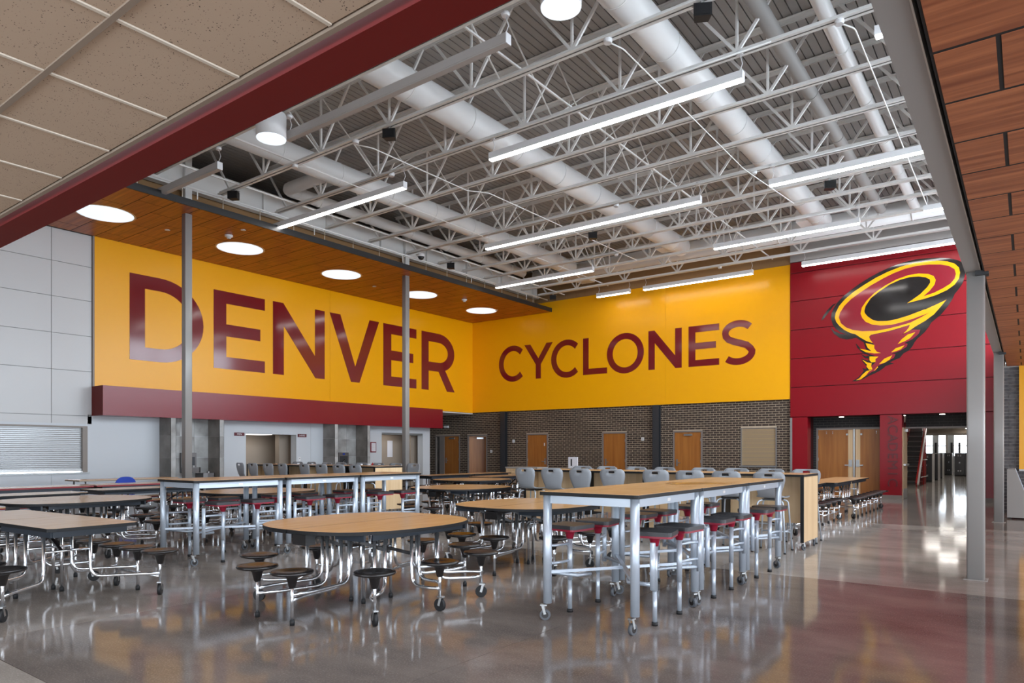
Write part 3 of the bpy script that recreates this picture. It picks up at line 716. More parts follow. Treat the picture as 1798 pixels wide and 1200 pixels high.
while y < 19.3:
    y1 = min(y + .613, 19.33)
    s0 = -.108 if r % 2 == 1 else .50
    cuts = [-.378, s0] + [s0 + 1.22 * k for k in range(1, 3)] 
    for q, (a, b) in enumerate(zip(cuts, cuts[1:])):
        key = (round(b - a, 3), round(y1 - y, 3))
        if key not in wrc: wrc[key] = B(-key[0] / 2 + .011, key[0] / 2 - .011, -key[1] / 2 + .014, key[1] / 2 - .014, 0, .0018).mesh('wood_plank', 'wood_right')
        inst(wrc[key], 'wood_plank', wo, ((a + b) / 2 - (.008 if q == 0 else 0) * 0, (y + y1) / 2, 3.33))
    y += .613; r += 1
B(2.96, 7.3, -5.2, 19.3, 3.33, 3.332).build('plain_board', 'wood_right', wo)
B(-.395, -.38, 1.95, 19.35, 3.40, 3.75).build('edge_angle', 'fascia', wo)
# brick wall on the right with individual bricks
wk = struct(B(-.44, 7.3, 19.42, 19.6, 0, 3.4).build('wall_right', 'mortar_grey'), 'grey brick wall end beside the yellow panel', 'wall')
bm1 = B(-.1045, .1045, -.012, .01, 0, .068).mesh('brick', 'brick_grey'); bm2 = B(-.049, .049, -.012, .01, 0, .068).mesh('brick', 'brick_grey')
row = 0; z = .004
while z < 3.31:
    x = -.44
    if row % 2: inst(bm2, 'brick', wk, (x + .049, 19.41, z)); x += .109
    while x < -.02:
        inst(bm1, 'brick', wk, (x + .1045, 19.41, z)); x += .22
    z += .079; row += 1
B(-.15, 2.4, 19.34, 19.37, 1.0, 3.33).build('yellow_wall_panel', 'yellow_panel', wk)
B(-.15, 2.4, 19.33, 19.38, .96, 1.0).build('ledge', 'white_panel', wk)
struct(B(-.44, -.40, 19.6, 22.9, 0, 3.4).build('wall_side', 'red_panel'), 'red side return between brick wall and portal', 'wall')
# outer walls with windows (behind and beside the viewer)
we = struct(B(7.2, 7.4, -5.4, 19.6, 0, .6).build('wall_window_side', 'plaster'), 'window wall on the far right side', 'wall')
B(7.2, 7.4, -5.4, 19.6, 2.9, 3.6).build('head', 'plaster', we)
for k in range(14): B(7.24, 7.34, -5.0 + k * 1.8, -4.9 + k * 1.8, .6, 2.9).build('mullion', 'frame_dark', we)
ws = struct(B(-25, 7.4, -5.4, -5.2, 0, .9).build('wall_window_rear', 'plaster'), 'window wall behind the viewer', 'wall')
B(-25, 7.4, -5.4, -5.2, 2.9, 3.6).build('head', 'plaster', ws)
for k in range(11): B(-8.6 + k * 1.6, -8.5 + k * 1.6, -5.36, -5.24, .9, 2.9).build('mullion', 'frame_dark', ws)
B(-25, -8.6, -5.4, -5.2, .9, 2.9).build('solid', 'plaster', ws)

# ------------------------------------------------------------------ corridor past the portal
co = struct(B(-9.1, -9.0, 34.6, 56, 0, 3.0).build('wall_corridor', 'plaster'), 'bright corridor hall seen through the red portal', 'wall')
B(.9, 1.0, 23.3, 56, 0, 3.0).build('side_wall', 'plaster', co); B(-9.1, 1, 23.75, 56, 2.66, 2.75).build('corridor_ceiling', 'plaster', co)
B(-4.6, -4.5, 23.75, 34.5, 0, 2.66).build('side_wall', 'plaster', co)
rs_ = B(-4.5, -3.62, 34.4, 34.6, 0, 2.66).build('stair_back_wall', 'locker', co)
for k in range(12): B(-4.5, -3.62, 34.385, 34.4, .1 + k * .215, .125 + k * .215).build('course_line', 'mortar_grey', rs_)
B(-9, -4.6, 34.5, 34.6, 0, 2.66).build('cross_wall', 'plaster', co)
B(-9, 1, 55.8, 56, 0, 1.1).build('end_sill', 'plaster', co); B(-9, 1, 55.8, 56, 2.5, 2.66).build('end_head', 'taupe', co)
for k, x in enumerate((-7.2, -6.0, -5.25, -4.5, -3.3, -2.0, -.8)): B(x, x + .14, 55.82, 55.95, .35, 2.5).build('end_mullion', 'taupe', co)
B(-9, 1, 55.84, 55.93, 1.75, 1.82).build('end_transom', 'plaster', co)
for a, b in ((-9, -5.9), (-5.25, -4.9), (-4.36, -4.0), (-2.9, 1)): B(a, b, 55.7, 55.8, 0, 2.5).build('end_panel', 'plaster', co)
for x in (-5.12, -4.2, -3.75): B(x, x + .12, 55.66, 55.7, .9, 2.0).build('dark_slot', 'locker', co)
B(-4.9, -1.0, 46, 46.15, 2.42, 2.66).build('ceiling_beam', 'taupe', co)
for k in range(7): B(-3.6 + (k % 2) * .9, -3.0 + (k % 2) * .9, 27 + k * 3.6, 27.5 + k * 3.6, 2.64, 2.66).build('corridor_lamp', 'corridor_glow', co)
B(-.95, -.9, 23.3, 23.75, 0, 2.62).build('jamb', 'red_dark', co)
# ------------------------------------------------------------------ open web joists
JY = [5.85, 7.38, 8.92, 10.45, 12.0, 13.5, 15.0, 16.4, 17.58, 18.75, 19.93, 20.95, 22.05]
ZJ0, ZJ1 = 7.40, 8.52
def chord(x0, x1, z, up):
    mb = MB()
    for sy in (-1, 1):
        mb.box(x0, x1, min(sy * .012, sy * .075), max(sy * .012, sy * .075), z, z + .01) if up else mb.box(x0, x1, min(sy * .012, sy * .075), max(sy * .012, sy * .075), z - .01, z)
        mb.box(x0, x1, min(sy * .012, sy * .022), max(sy * .012, sy * .022), z if up else z - .075, z + .075 if up else z)
    return mb
bot_me = chord(-15.15, -.55, ZJ0, True).mesh('bottom_chord', 'steel_white')
top_me = chord(-15.62, -.5, ZJ1 + .085, False).mesh('top_chord', 'steel_white')
nodes = [-1.55 - 1.98 * k for k in range(7)]
dl = MB().bar((0, 0, ZJ0 + .04), (-.86, 0, ZJ1 + .03), .035, .045).mesh('web_diagonal', 'steel_white')
dr = MB().bar((0, 0, ZJ0 + .04), (.86, 0, ZJ1 + .03), .035, .045).mesh('web_diagonal', 'steel_white')
vt = B(-.018, .018, -.018, .018, ZJ0 + .03, ZJ1 + .03).mesh('web_vertical', 'steel_white')
ed = MB().bar((-15.55, 0, ZJ1 + .02), (-14.75, 0, ZJ0 + .04), .035, .045).mesh('web_diagonal', 'steel_white')
ordn = ['first', 'second', 'third', 'fourth', 'fifth', 'sixth', 'seventh', 'eighth', 'ninth', 'tenth', 'eleventh', 'twelfth', 'thirteenth']
for i, y in enumerate(JY):
    j = tag(empty('roof_joist', (0, y, 0)), 'white steel open web roof joist, %s counted from the red beam' % ordn[i], 'joist', 'white open web roof joists')
    inst(bot_me, 'bottom_chord', j); inst(top_me, 'top_chord', j)
    for x in nodes:
        inst(dl, 'web_diagonal', j, (x, 0, 0)); inst(dr, 'web_diagonal', j, (x, 0, 0)); inst(vt, 'web_vertical', j, (x, 0, 0))
    inst(ed, 'web_diagonal', j)
# angle bridging running across the joists
brd = {}
for x, z, lab in ((-12.4, ZJ0 + .10, 'low'), (-6.5, ZJ0 + .10, 'low'), (-14.3, ZJ0 + .02, 'low')):
    o = tag(B(-.014, .014, 5.6, 22.6, 0, .03).build('bridging_bar', 'steel_white', None, (x, 0, z)), 'thin white bridging bar across the joists %s' % {-12.4: 'under the duct nearest the soffit', -6.5: 'between the two large right ducts', -14.3: 'close to the wood soffit edge'}[x], 'bar', 'bridging bars')
for x, side in ((-6.9, 'emblem side'), (-11.5, 'lettered wall side')):
    for k in range(1, 11):
        y0, y1 = JY[k] + .03, JY[k + 1] - .03
        b = tag(empty('cross_bridging', (x, y0, 0)), 'white cross brace between the %s and %s roof joists, %s' % (ordn[k], ordn[k + 1], side), 'bracing', 'cross bracing between roof joists')
        d = y1 - y0
        MB().bar((0, 0, ZJ0 + .02), (0, d, ZJ1 + .05), .02, .02).build('brace', 'steel_white', b); MB().bar((.04, 0, ZJ1 + .05), (.04, d, ZJ0 + .02), .02, .02).build('brace', 'steel_white', b)

# ------------------------------------------------------------------ ducts
def duct(x, z, r, y0, y1, label, seams, m='duct_white'):
    d = tag(empty('air_duct', (x, y0, z)), label, 'duct', 'round white air ducts')
    MB().tube([(0, 0, 0), (0, y1 - y0, 0)], r, 28).build('pipe', m, d)
    rg = MB().tube([(0, -.012, 0), (0, .012, 0)], r + .008, 28).mesh('seam_ring', m)
    n = seams
    for k in range(n): inst(rg, 'seam_ring', d, (0, (k + .5) * (y1 - y0) / n, 0))
    return d
def taps(d, ys, r):
    for y in ys: B(r * .2, r * .2 + .5, y, y + .28, -.12, .14).build('register_box', 'duct_white', d)
dA = duct(-12.97, 7.9, .255, 5.0, 20.9, 'large round white duct nearest the wood soffit', 10)
dB = duct(-8.83, 7.9, .285, 3.0, 20.9, 'large round white duct in the middle of the roof', 11)
dC = duct(-4.65, 7.9, .26, 3.0, 20.9, 'large round white duct on the emblem side', 11)
for d in (dA, dB, dC):
    B(-.45, .1, 16.9, 17.45, -.22, .12).build('register_box', 'duct_white', d)
dE = duct(-3.18, 7.95, .12, 8.0, 21.0, 'slim grey duct with an elbow behind the round lamp', 6, 'deck_grey')
MB().tube([(0, .1, 0), (0, -.45, .0), (.2, -.75, .35), (.2, -.75, .62)], .17, 20, True, .3).build('elbow', 'deck_grey', dE)
dD = duct(-2.4, 7.9, .115, 3.0, 21.2, 'slim white duct beside the grey beam', 9)
dF = duct(-14.75, 7.9, .15, 10.6, 20.5, 'medium white duct tucked against the soffit girder', 6)
MB().tube([(.0, .2, 0), (0, -.15, 0), (.7, -.15, .0), (1.48, -.15, 0)], .15, 18, True, .3).build('branch', 'duct_white', dF)
# cross main at the far end
cm = tag(empty('air_duct', (-9.5, 21.55, 7.95)), 'long white cross duct in front of the far wall', 'duct', 'round white air ducts')
MB().tube([(-5.4, 0, 0), (8.6, 0, 0)], .27, 24).build('pipe', 'duct_white', cm)
for x in (-3.5, 0, 3.5, 7): MB().tube([(x - .012, 0, 0), (x + .012, 0, 0)], .28, 24).build('seam_ring', 'duct_white', cm)

# ------------------------------------------------------------------ linear lamps
def lamp(x0, x1, y, label, on=True):
    L = x1 - x0; p = tag(empty('linear_lamp', ((x0 + x1) / 2, y, 6.995)), label, 'lamp', 'long hanging linear lamps')
    B(-L / 2, L / 2, -.055, .055, .022, .145).build('housing', 'lamp_body' if on else 'lamp_off', p)
    B(-L / 2 + .004, L / 2 - .004, -.050, .050, 0, .022).build('lens', 'lamp_glow' if on else 'lamp_off', p)
    for s in (-1, 1):
        B(s * L / 2 - .006, s * L / 2 + .006, -.057, .057, 0, .147).build('end_cap', 'lamp_body', p)
        x = s * (L / 2 - .05)
        MB().tube([(x, 0, .145), (x + .03, .03, .28), (x, 0, .42)], .006, 5).build('cable', 'lamp_body', p)
        MB().lathe([(.05, 0), (.06, .02), (.06, .05)], 12, (x, 0, .40)).build('canopy', 'lamp_body', p)
    return p
lamp(-16.55, -12.85, 7.56, 'unlit linear lamp whose end hangs below the wood soffit', False)
lamp(-10.7, -5.72, 7.6, 'unlit long linear lamp crossing the middle duct near the red beam', False)
lamp(-16.95, -10.62, 10.46, 'lit linear lamp ending over the second soffit disc')
lamp(-8.3, -3.44, 10.46, 'lit linear lamp highest of the lit ones, crossing two ducts')
lamp(-1.65, -.75, 10.46, 'short lit linear lamp half hidden behind the grey beam')
lamp(-12.05, -5.88, 15.0, 'longest lit linear lamp above the word on the far yellow wall')
lamp(-4.37, -.75, 15.0, 'lit linear lamp running behind the grey beam above the emblem')
lamp(-14.63, -10.82, 18.76, 'lit linear lamp closest to the soffit corner')
lamp(-6.97, -3.31, 18.76, 'lit linear lamp in front of the yellow and red wall joint')
lamp(-1.95, -.75, 18.76, 'short lit linear lamp end seen beside the grey beam')
lamp(-12.56, -11.24, 22.07, 'shortest lit linear lamp before the far yellow wall')
lamp(-10.71, -6.95, 22.07, 'lit linear lamp hanging just above the letters on the far wall')
lamp(-5.47, -.75, 22.07, 'lit linear lamp washing the top of the red wall')
# ------------------------------------------------------------------ round lights
for i, y in enumerate((7.25, 10.68, 14.14, 17.63, 21.04)):
    d = tag(empty('round_light', (-17.15, y, ZS)), 'glowing round light recessed in the wood soffit, %s from the white wall' % ordn[i], 'light', 'round lights in the wood soffit')
    MB().lathe([(.59, -.006), (.59, -.002)], 40).build('diffuser', 'disc_glow', d)
    MB().lathe([(.63, -.0035), (.635, -.001), (.6, -.0005)], 40).build('ring', 'trim_ring', d)
for x, lab in ((-10.68, 'white drum lamp hanging beside the red beam'), (-4.64, 'bright drum lamp cut off by the top of the picture')):
    d = tag(empty('drum_lamp', (x, 7.25, 6.91)), lab, 'lamp', 'hanging drum lamps')
    MB().lathe([(.255, 0), (.255, .42)], 32).build('drum', 'lamp_body', d); MB().lathe([(.25, -.012), (.25, -.002)], 32).build('diffuser', 'disc_glow', d)
    MB().tube([(0, 0, .42), (0, 0, .49)], .012, 6).build('stem', 'lamp_body', d)
# ------------------------------------------------------------------ speakers hung from the joists
for i, (x, y, lab) in enumerate(((-9.45, 8.92, 'black loudspeaker under the joist above the first lit lamp'), (-14.57, 8.92, 'black loudspeaker near the column by the letter D'), (-3.48, 8.92, 'black loudspeaker at the top of the picture by the large duct'),
        (-9.47, 16.4, 'black loudspeaker below the longest lit lamp'), (-3.5, 16.4, 'black loudspeaker between two lamps above the emblem'), (-14.6, 16.4, 'black loudspeaker over the wood soffit edge'), (-14.5, 22.1, 'black loudspeaker in the far soffit corner'))):
    s = tag(empty('loudspeaker', (x, y, 7.17), .5), lab, 'loudspeaker', 'black loudspeakers hung from the joists')
    MB().prism([(-.12, -.08), (.12, -.08), (.09, .08), (-.09, .08)], 0, .17).build('cabinet', 'black_box', s)
    B(-.1, .1, -.087, -.0805, .015, .155).build('grille', 'edge_black', s)
    B(-.13, .13, -.02, .02, .17, .185).build('bracket', 'steel', s); B(-.02, .02, -.02, .02, .185, .228).build('clamp', 'steel', s)
# ------------------------------------------------------------------ conduits and junction boxes
def conduit(pts, label, boxes=()):
    c = tag(empty('conduit', pts[0]), label, 'conduit', 'white electrical conduits'); o = Vector(pts[0])
    MB().tube([tuple(Vector(p) - o) for p in pts], .012, 6, True, .08).build('pipe', 'steel_white', c)
    for b in boxes:
        q = Vector(b) - o; MB().lathe([(.055, -.06), (.065, -.03), (.065, .02)], 12, tuple(q)).build('junction_box', 'lamp_body', c)
conduit([(-12.3, 8.92, 7.36), (-12.1, 9.1, 7.36), (-12.1, 14.9, 7.36)], 'thin white conduit crossing the joists toward the far wall', [(-12.3, 8.92, 7.40)])
conduit([(-10.4, 8.92, 7.32), (-10.25, 9.2, 7.32), (-10.2, 12, 7.32), (-9.9, 12.4, 7.32), (-9.7, 19.5, 7.32)], 'white conduit bending between middle duct and soffit', [(-10.4, 8.92, 7.4)])
conduit([(-4.9, 8.92, 7.36), (-4.8, 9.2, 7.36), (-4.8, 14.6, 7.36), (-4.7, 15.0, 7.30), (-4.5, 17.4, 7.36)], 'white conduit crossing below the large emblem side duct', [(-4.9, 8.92, 7.4), (-4.7, 15, 7.4)])
conduit([(-2.1, 10.45, 7.36), (-1.95, 10.7, 7.36), (-1.95, 19.6, 7.36)], 'white conduit beside the slim right hand duct', [(-2.1, 10.45, 7.4), (-1.95, 19.93, 7.4)])
for y, xs in ((10.45, (-12.0, -3.0)), (15.0, (-9.0, -2.0)), (18.75, (-11.0, -3.5)), (22.05, (-9.0, -5.0)), (7.38, (-12.0, -6.0))):
    conduit([(xs[0], y - .09, 7.385), ((xs[0] + xs[1]) / 2, y - .09, 7.385), (xs[1], y - .09, 7.385)], 'white conduit strapped under the roof joist carrying the lamps, %s row' % {10.45: 'second', 15.0: 'third', 18.75: 'fourth', 22.05: 'far', 7.38: 'nearest'}[y], [(xs[0] + 1.0, y - .02, 7.39)])
# sprinkler main along the soffit girder
sp = tag(empty('sprinkler_pipe', (-15.03, 6.7, 7.31)), 'white sprinkler pipe running along the soffit edge', 'pipe')
MB().tube([(0, 0, 0), (0, 15.8, 0)], .022, 8).build('pipe', 'steel_white', sp)
for k in range(5): MB().tube([(0, 1.6 + k * 3.2, 0), (0, 1.6 + k * 3.2, -.22)], .012, 6).build('drop', 'steel_white', sp)
# small soffit devices
for x, y, lab in ((-16.31, 9.84, 'white smoke detector on the soffit beside the second round light'), (-16.37, 19.1, 'white smoke detector on the soffit near the far round light')):
    s = tag(empty('smoke_detector', (x, y, ZS)), lab, 'detector', 'smoke detectors'); MB().lathe([(.05, -.09), (.06, -.05), (.1, -.04), (.1, -.002)], 16).build('body', 'lamp_body', s); MB().lathe([(.02, -.10), (.02, -.09)], 10).build('sensor', 'steel', s)
for x, y, lab in ((-15.65, 9.83, 'flat white sprinkler cover near the soffit edge'), (-17.16, 8.7, 'flat white sprinkler cover between first and second round lights'), (-17.5, 15.8, 'flat white sprinkler cover past the third round light'), (-16.6, 21.3, 'flat white sprinkler cover by the last round light')):
    s = tag(empty('sprinkler_cover', (x, y, ZS)), lab, 'sprinkler', 'sprinkler covers'); MB().lathe([(.06, -.01), (.065, -.002)], 16).build('plate', 'lamp_body', s)
cm_ = tag(empty('dome_camera', (-14.75, 15.2, 7.36)), 'white dome security camera at the second soffit column', 'camera'); MB().lathe([(.0, -.16), (.07, -.13), (.1, -.06)], 16).build('dome', 'black_box', cm_); MB().lathe([(.11, -.06), (.12, -.02), (.1, .03)], 16).build('housing', 'lamp_body', cm_); MB().tube([(0, 0, .03), (-.2, 0, .04)], .02, 8).build('arm', 'steel_white', cm_)
# ------------------------------------------------------------------ reusable furniture pieces
def caster_mesh(r=.05, wd=.024):
    a = MB().tube([(-wd / 2, 0, r), (wd / 2, 0, r)], r, 16)
    return a.mesh('wheel', 'rubber')
WHEEL = caster_mesh(.055, .03); WHEEL_S = MB().tube([(-.014, 0, .045), (.014, 0, .045)], .045, 16).mesh('wheel', 'wheel_grey')
HUB = MB().tube([(-.017, 0, .045), (.017, 0, .045)], .028, 12).mesh('hub', 'black_plastic')
FORK = MB().bar((-.019, 0, .05), (-.017, -.02, .122), .004, .022).bar((.019, 0, .05), (.017, -.02, .122), .004, .022).box(-.02, .02, -.04, .015, .12, .132).mesh('fork', 'steel')
def caster(parent, x, y, rz, small=False):
    c = inst(WHEEL_S if small else WHEEL, 'caster', parent, (x, y, 0), (0, 0, rz)); inst(FORK, 'fork', c)
    if small: inst(HUB, 'hub', c)
    return c
SEAT_D = MB().lathe([(.03, -.02), (.13, -.022), (.165, -.012), (.172, 0), (.165, .010), (.13, .012), (.06, .004), (.01, .002)], 24).mesh('stool_seat', 'black_plastic')
CUP = MB().lathe([(.022, -.13), (.028, -.12), (.045, -.05), (.075, -.018)], 14).mesh('cup', 'black_plastic')
ZST = .43
POST_R = MB().tube([(0, 0, .02), (0, 0, ZST - .03)], .014, 10).mesh('post', 'chrome')
POST_C = MB().tube([(0, 0, .12), (0, 0, ZST - .03)], .014, 10).mesh('post', 'chrome')
FOOT = MB().lathe([(.02, 0), (.021, .03), (.017, .045)], 12).mesh('rubber_foot', 'rubber')
def stool(parent, x, y, cst, rz):
    s = inst(SEAT_D, 'stool', parent, (x, y, ZST)); inst(CUP, 'cup', s)
    if cst:
        p = inst(POST_C, 'post', s, (0, 0, -ZST)); w_ = inst(WHEEL, 'wheel', s, (.0, .0, -ZST), (0, 0, rz)); inst(FORK, 'fork', s, (0, 0, -ZST), (0, 0, rz))
    else: inst(POST_R, 'post', s, (0, 0, -ZST)); inst(FOOT, 'rubber_foot', s, (0, 0, -ZST))
    return s
def superell(a, b, e, n=40, a0=0, a1=360):
    p = []
    for i in range(n + 1):
        t = math.radians(a0 + (a1 - a0) * i / n); c, s = math.cos(t), math.sin(t)
        p.append((a * math.copysign(abs(c) ** (2 / e), c), b * math.copysign(abs(s) ** (2 / e), s)))
    return p
def top_half(parent, poly, z=.745, th=.03, edge='edge_black'):
    o = MB().prism(poly, z - .0006, z).build('tabletop', 'laminate', parent)
    cx = sum(p[0] for p in poly) / len(poly); cy = sum(p[1] for p in poly) / len(poly)
    MB().prism([(x + (x - cx) * .006 * (abs(x) > .02), cy + (y - cy) * 1.006) for x, y in poly], z - th, z - .0006).build('edge_band', edge, o)
    return o
def oval_table():
    t = empty('stool_table')
    for s in (-1, 1):
        half = superell(.82, .90, 2.6, 36, -90, 90); half = [(x * s + s * .008 * (x < .01), y) for x, y in half]
        if s < 0: half = half[::-1]
        top_half(t, half)
        B(min(s * .30, s * .66), max(s * .30, s * .66), -.64, -.62, .66, .715).build('apron', 'apron_blue', t)
        B(min(s * .30, s * .66), max(s * .30, s * .66), .62, .64, .66, .715).build('apron', 'apron_blue', t)
        B(min(s * .66, s * .68), max(s * .66, s * .68), -.56, .56, .665, .71).build('apron', 'apron_blue', t)
        B(s * .06 - .03, s * .06 + .03, -.75, .75, .665, .715).build('hinge_rail', 'black_plastic', t)
        st = [(.24, -1.02, 0), (.79, -.64, 1), (.85, .06, 1), (.77, .73, 1), (.30, 1.04, 0)]
        for i, (x, y, c) in enumerate(st):
            so = stool(t, s * x, y, c, s * (.6 + i * .5))
            bx, by = [(.14, -.40), (.50, -.32), (.55, .06), (.50, .40), (.16, .44)][i]
            for k in (0, 1):
                o = (k - .5) * .09; zz = .20 + k * .045
                dx, dy = x - bx, y - by; L = math.hypot(dx, dy); nx, ny = -dy / L, dx / L
                sx_, sy_ = bx + nx * o, by + ny * o
                tb = MB().tube([(s * sx_, sy_, .70), (s * sx_, sy_, zz), (s * (sx_ + dx * .75), sy_ + dy * .75, zz), (s * x, y, zz)], .0155, 10, True, .11)
                tb.shift((-s * x, -y, -ZST)).build('support_tube', 'chrome', so)
        for yy in (-.14, .2):
            lg = MB().tube([(s * .085, yy, .03), (s * .085, yy, .69)], .014, 10).build('leg', 'chrome', t); inst(FOOT, 'rubber_foot', lg, (s * .085, yy, 0))
        MB().tube([(s * .085, -.14, .50), (s * .085, .2, .50)], .010, 8).build('cross_bar', 'chrome', t)
        MB().bar((s * .10, -.55, .70), (s * .5, -.2, .52), .012, .03).bar((s * .5, -.55, .70), (s * .10, -.2, .52), .012, .03).build('brace', 'black_plastic', t)
        MB().bar((s * .085, .1, .50), (s * .55, .06, .47), .012, .03).build('lock_bar', 'black_plastic', t)
    B(-.014, .014, -.88, .88, .716, .735).build('seam_strip', 'black_plastic', t)
    B(-.09, .09, -.78, -.68, .60, .69).build('hinge_bracket', 'black_plastic', t); B(-.09, .09, .68, .78, .60, .69).build('hinge_bracket', 'black_plastic', t)
    return t
def rect_table(L, nst, edge='edge_black'):
    """long folding table with a row of stools on both sides; long axis local X"""
    t = empty('stool_table'); W = .38
    for s in (-1, 1):
        r = .05
        poly = [(s * .007, -W), (s * (L / 2 - r), -W), (s * L / 2, -W + r), (s * L / 2, W - r), (s * (L / 2 - r), W), (s * .007, W)]
        if s < 0: poly = poly[::-1]
        top_half(t, poly, edge=edge)
        for y in (-.31, .31): B(min(s * .1, s * (L / 2 - .12)), max(s * .1, s * (L / 2 - .12)), y - .012, y + .012, .655, .715).build('apron', 'apron_blue', t)
        B(s * (L / 2 - .12) - .012, s * (L / 2 - .12) + .012, -.31, .31, .655, .715).build('apron', 'apron_blue', t)
        for x in (.30, L / 2 - .55): MB().tube([(s * x, -.2, .48), (s * x, .2, .48)], .012, 8).build('cross_bar', 'chrome', t)
        xs = [.24 + (L / 2 - .40) * k / max(1, nst - 1) for k in range(nst)]
        for sy in (-1, 1):
            for k, x in enumerate(xs):
                cst = 1 if (k in (0, nst - 1) and sy > 0) or (k == nst - 1 and sy < 0) else 0
                so = stool(t, s * x, sy * .66, cst, .8 * s)
                bx = .30 if k < nst / 2 else L / 2 - .55
                off = (k % max(1, nst // 2)) * .10; zz = .21 + .03 * (k % 2)
                MB().tube([(s * (bx + off), sy * .20, .70), (s * (bx + off), sy * .20, zz), (s * (bx + off) + s * (x - bx - off) * .6, sy * .5, zz), (s * x, sy * .66, zz)], .0155, 10, True, .10).shift((-s * x, -sy * .66, -ZST)).build('support_tube', 'chrome', so)
            MB().tube([(s * xs[0], sy * .655, .18), (s * xs[-1], sy * .655, .18)], .013, 8).build('floor_rail', 'chrome', t)
        for y in (-.2, .2):
            lg = MB().tube([(s * .09, y, .03), (s * .09, y, .69)], .014, 10).build('leg', 'chrome', t); inst(FOOT, 'rubber_foot', lg, (s * .09, y, 0))
        MB().bar((s * .12, 0, .69), (s * .55, 0, .46), .03, .02).build('brace', 'black_plastic', t)
    return t
OV = oval_table()
def place(proto, used, loc, rz, label, cat, group):
    o = proto if not used else dup(proto)
    o.location = loc; o.rotation_euler = (0, 0, rz); tag(o, label, cat, group); return o
G1 = 'oval folding tables with round black stools'
place(OV, 0, (-4.98, 4.43, 0), 0, 'oval tan folding table in the foreground with round black stools', 'table', G1)
place(OV, 1, (-5.05, 7.15, 0), 0, 'oval orange tan folding table just behind the foreground tall tables', 'table', G1)
place(OV, 1, (-10.35, 6.75, 0), 0, 'oval tan folding table seen through the left row of tall tables', 'table', G1)
place(OV, 1, (-10.5, 4.05, 0), 0, 'oval tan folding table behind the rectangular table at the left edge', 'table', G1)
place(OV, 1, (-8.4, 9.72, 0), 0, 'oval orange tan folding table past the end of the left tall tables', 'table', G1)
place(OV, 1, (-10.5, 12.55, 0), 0, 'oval tan folding table farthest back near the corner doors', 'table', G1)
RS = rect_table(2.44, 3); RT = rect_table(3.66, 4)
G2 = 'long folding tables with rows of black stools'
place(RS, 0, (-7.82, 2.66, 0), math.radians(3), 'rectangular pale folding table at the left edge with four stools showing', 'table', G2)
place(RT, 0, (-12.35, 3.0, 0), PI / 2, 'rectangular folding table behind the oval one at the left edge', 'table', G2)
place(RT, 1, (-12.85, 7.0, 0), PI / 2, 'rectangular folding table beyond the left tall tables, in line with the letter D', 'table', G2)
place(RT, 1, (-13.2, 15.4, 0), PI / 2, 'rectangular folding table farthest back before the corner doors', 'table', G2)
place(RT, 1, (-11.4, 15.7, 0), PI / 2, 'rectangular folding table before the second brick wall door', 'table', G2)
place(RT, 1, (-3.55, 17.4, 0), PI / 2, 'rectangular folding table with stool rows before the double doors', 'table', G2)
place(RT, 1, (-3.75, 13.7, 0), PI / 2, 'rectangular folding table directly behind the maple end panel', 'table', G2)
# red edged bench table by the serving wall
def bench_table():
    t = empty('bench_table')
    for s in (-1, 1):
        poly = [(s * .004, -.38), (s * 1.8, -.38), (s * 1.8, .38), (s * .004, .38)]
        if s < 0: poly = poly[::-1]
        top_half(t, poly, edge='edge_red')
        B(min(s * .1, s * 1.7), max(s * .1, s * 1.7), -.36, -.34, .645, .715).build('apron', 'apron_blue', t); B(min(s * .1, s * 1.7), max(s * .1, s * 1.7), .34, .36, .645, .715).build('apron', 'apron_blue', t)
        for y in (-.66, .66):
            b = B(min(s * .06, s * 1.75), max(s * .06, s * 1.75), y - .14, y + .14, .43, .45).build('bench', 'laminate', t); B(min(s * .055, s * 1.755), max(s * .055, s * 1.755), y - .145, y + .145, .405, .43).build('edge_band', 'edge_red', b)
        for x in (.3, 1.45):
            for y in (-1, 1): MB().tube([(s * x, y * .25, .70), (s * x, y * .25, .16), (s * x, y * .66, .16), (s * x, y * .66, .41)], .015, 8, True, .1).build('support_tube', 'chrome', t); MB().tube([(s * x, y * .66, .16), (s * x, y * .66, .0)], .015, 8).build('leg', 'chrome', t)
    return t
BT = bench_table()
place(BT, 0, (-14.72, 4.05, 0), PI / 2, 'red edged bench table before the roller shutter wall', 'table', 'red edged bench tables')
place(BT, 1, (-14.72, 7.72, 0), PI / 2, 'red edged bench table next to the blue chair', 'table', 'red edged bench tables')

# ------------------------------------------------------------------ tall aluminium tables with swing stools
def cafe_table(zt):
    t = empty('tall_table'); W, L = .45, .645
    top = MB().prism(rounded(W, L, .03, 3), zt - .003, zt).build('tabletop', 'laminate', t)
    MB().prism(rounded(W + .004, L + .004, .032, 3), zt - .032, zt - .003).build('edge_band', 'edge_black', top)
    for sy in (-1, 1): B(-W + .06, W - .06, sy * (L - .06) - .012, sy * (L - .06) + .012, zt - .10, zt - .033).build('apron', 'silver', t)
    for sx in (-1, 1):
        ap = B(sx * (W - .05) - .012, sx * (W - .05) + .012, -L + .06, L - .06, zt - .10, zt - .033).build('apron', 'silver', t)
        B(sx * (W - .037), sx * (W - .034), -.03, .03, zt - .08, zt - .055).build('maker_plate', 'white_print', ap)
        for sy in (-1, 1):
            lg = MB().tube([(sx * (W - .05), sy * (L - .055), .14), (sx * (W - .05), sy * (L - .055), zt - .032)], .036, 16).build('leg', 'silver', t)
            caster(t, sx * (W - .05) - .01, sy * (L - .055) - .02, sx * .5 + sy * .6, True)
    MB().bar((-W + .06, L - .055, .40), (W - .06, -L + .055, .40), .035, .025).bar((-W + .06, -L + .055, .40), (W - .06, L - .055, .40), .035, .025).build('cross_stretcher', 'silver', t)
    return t
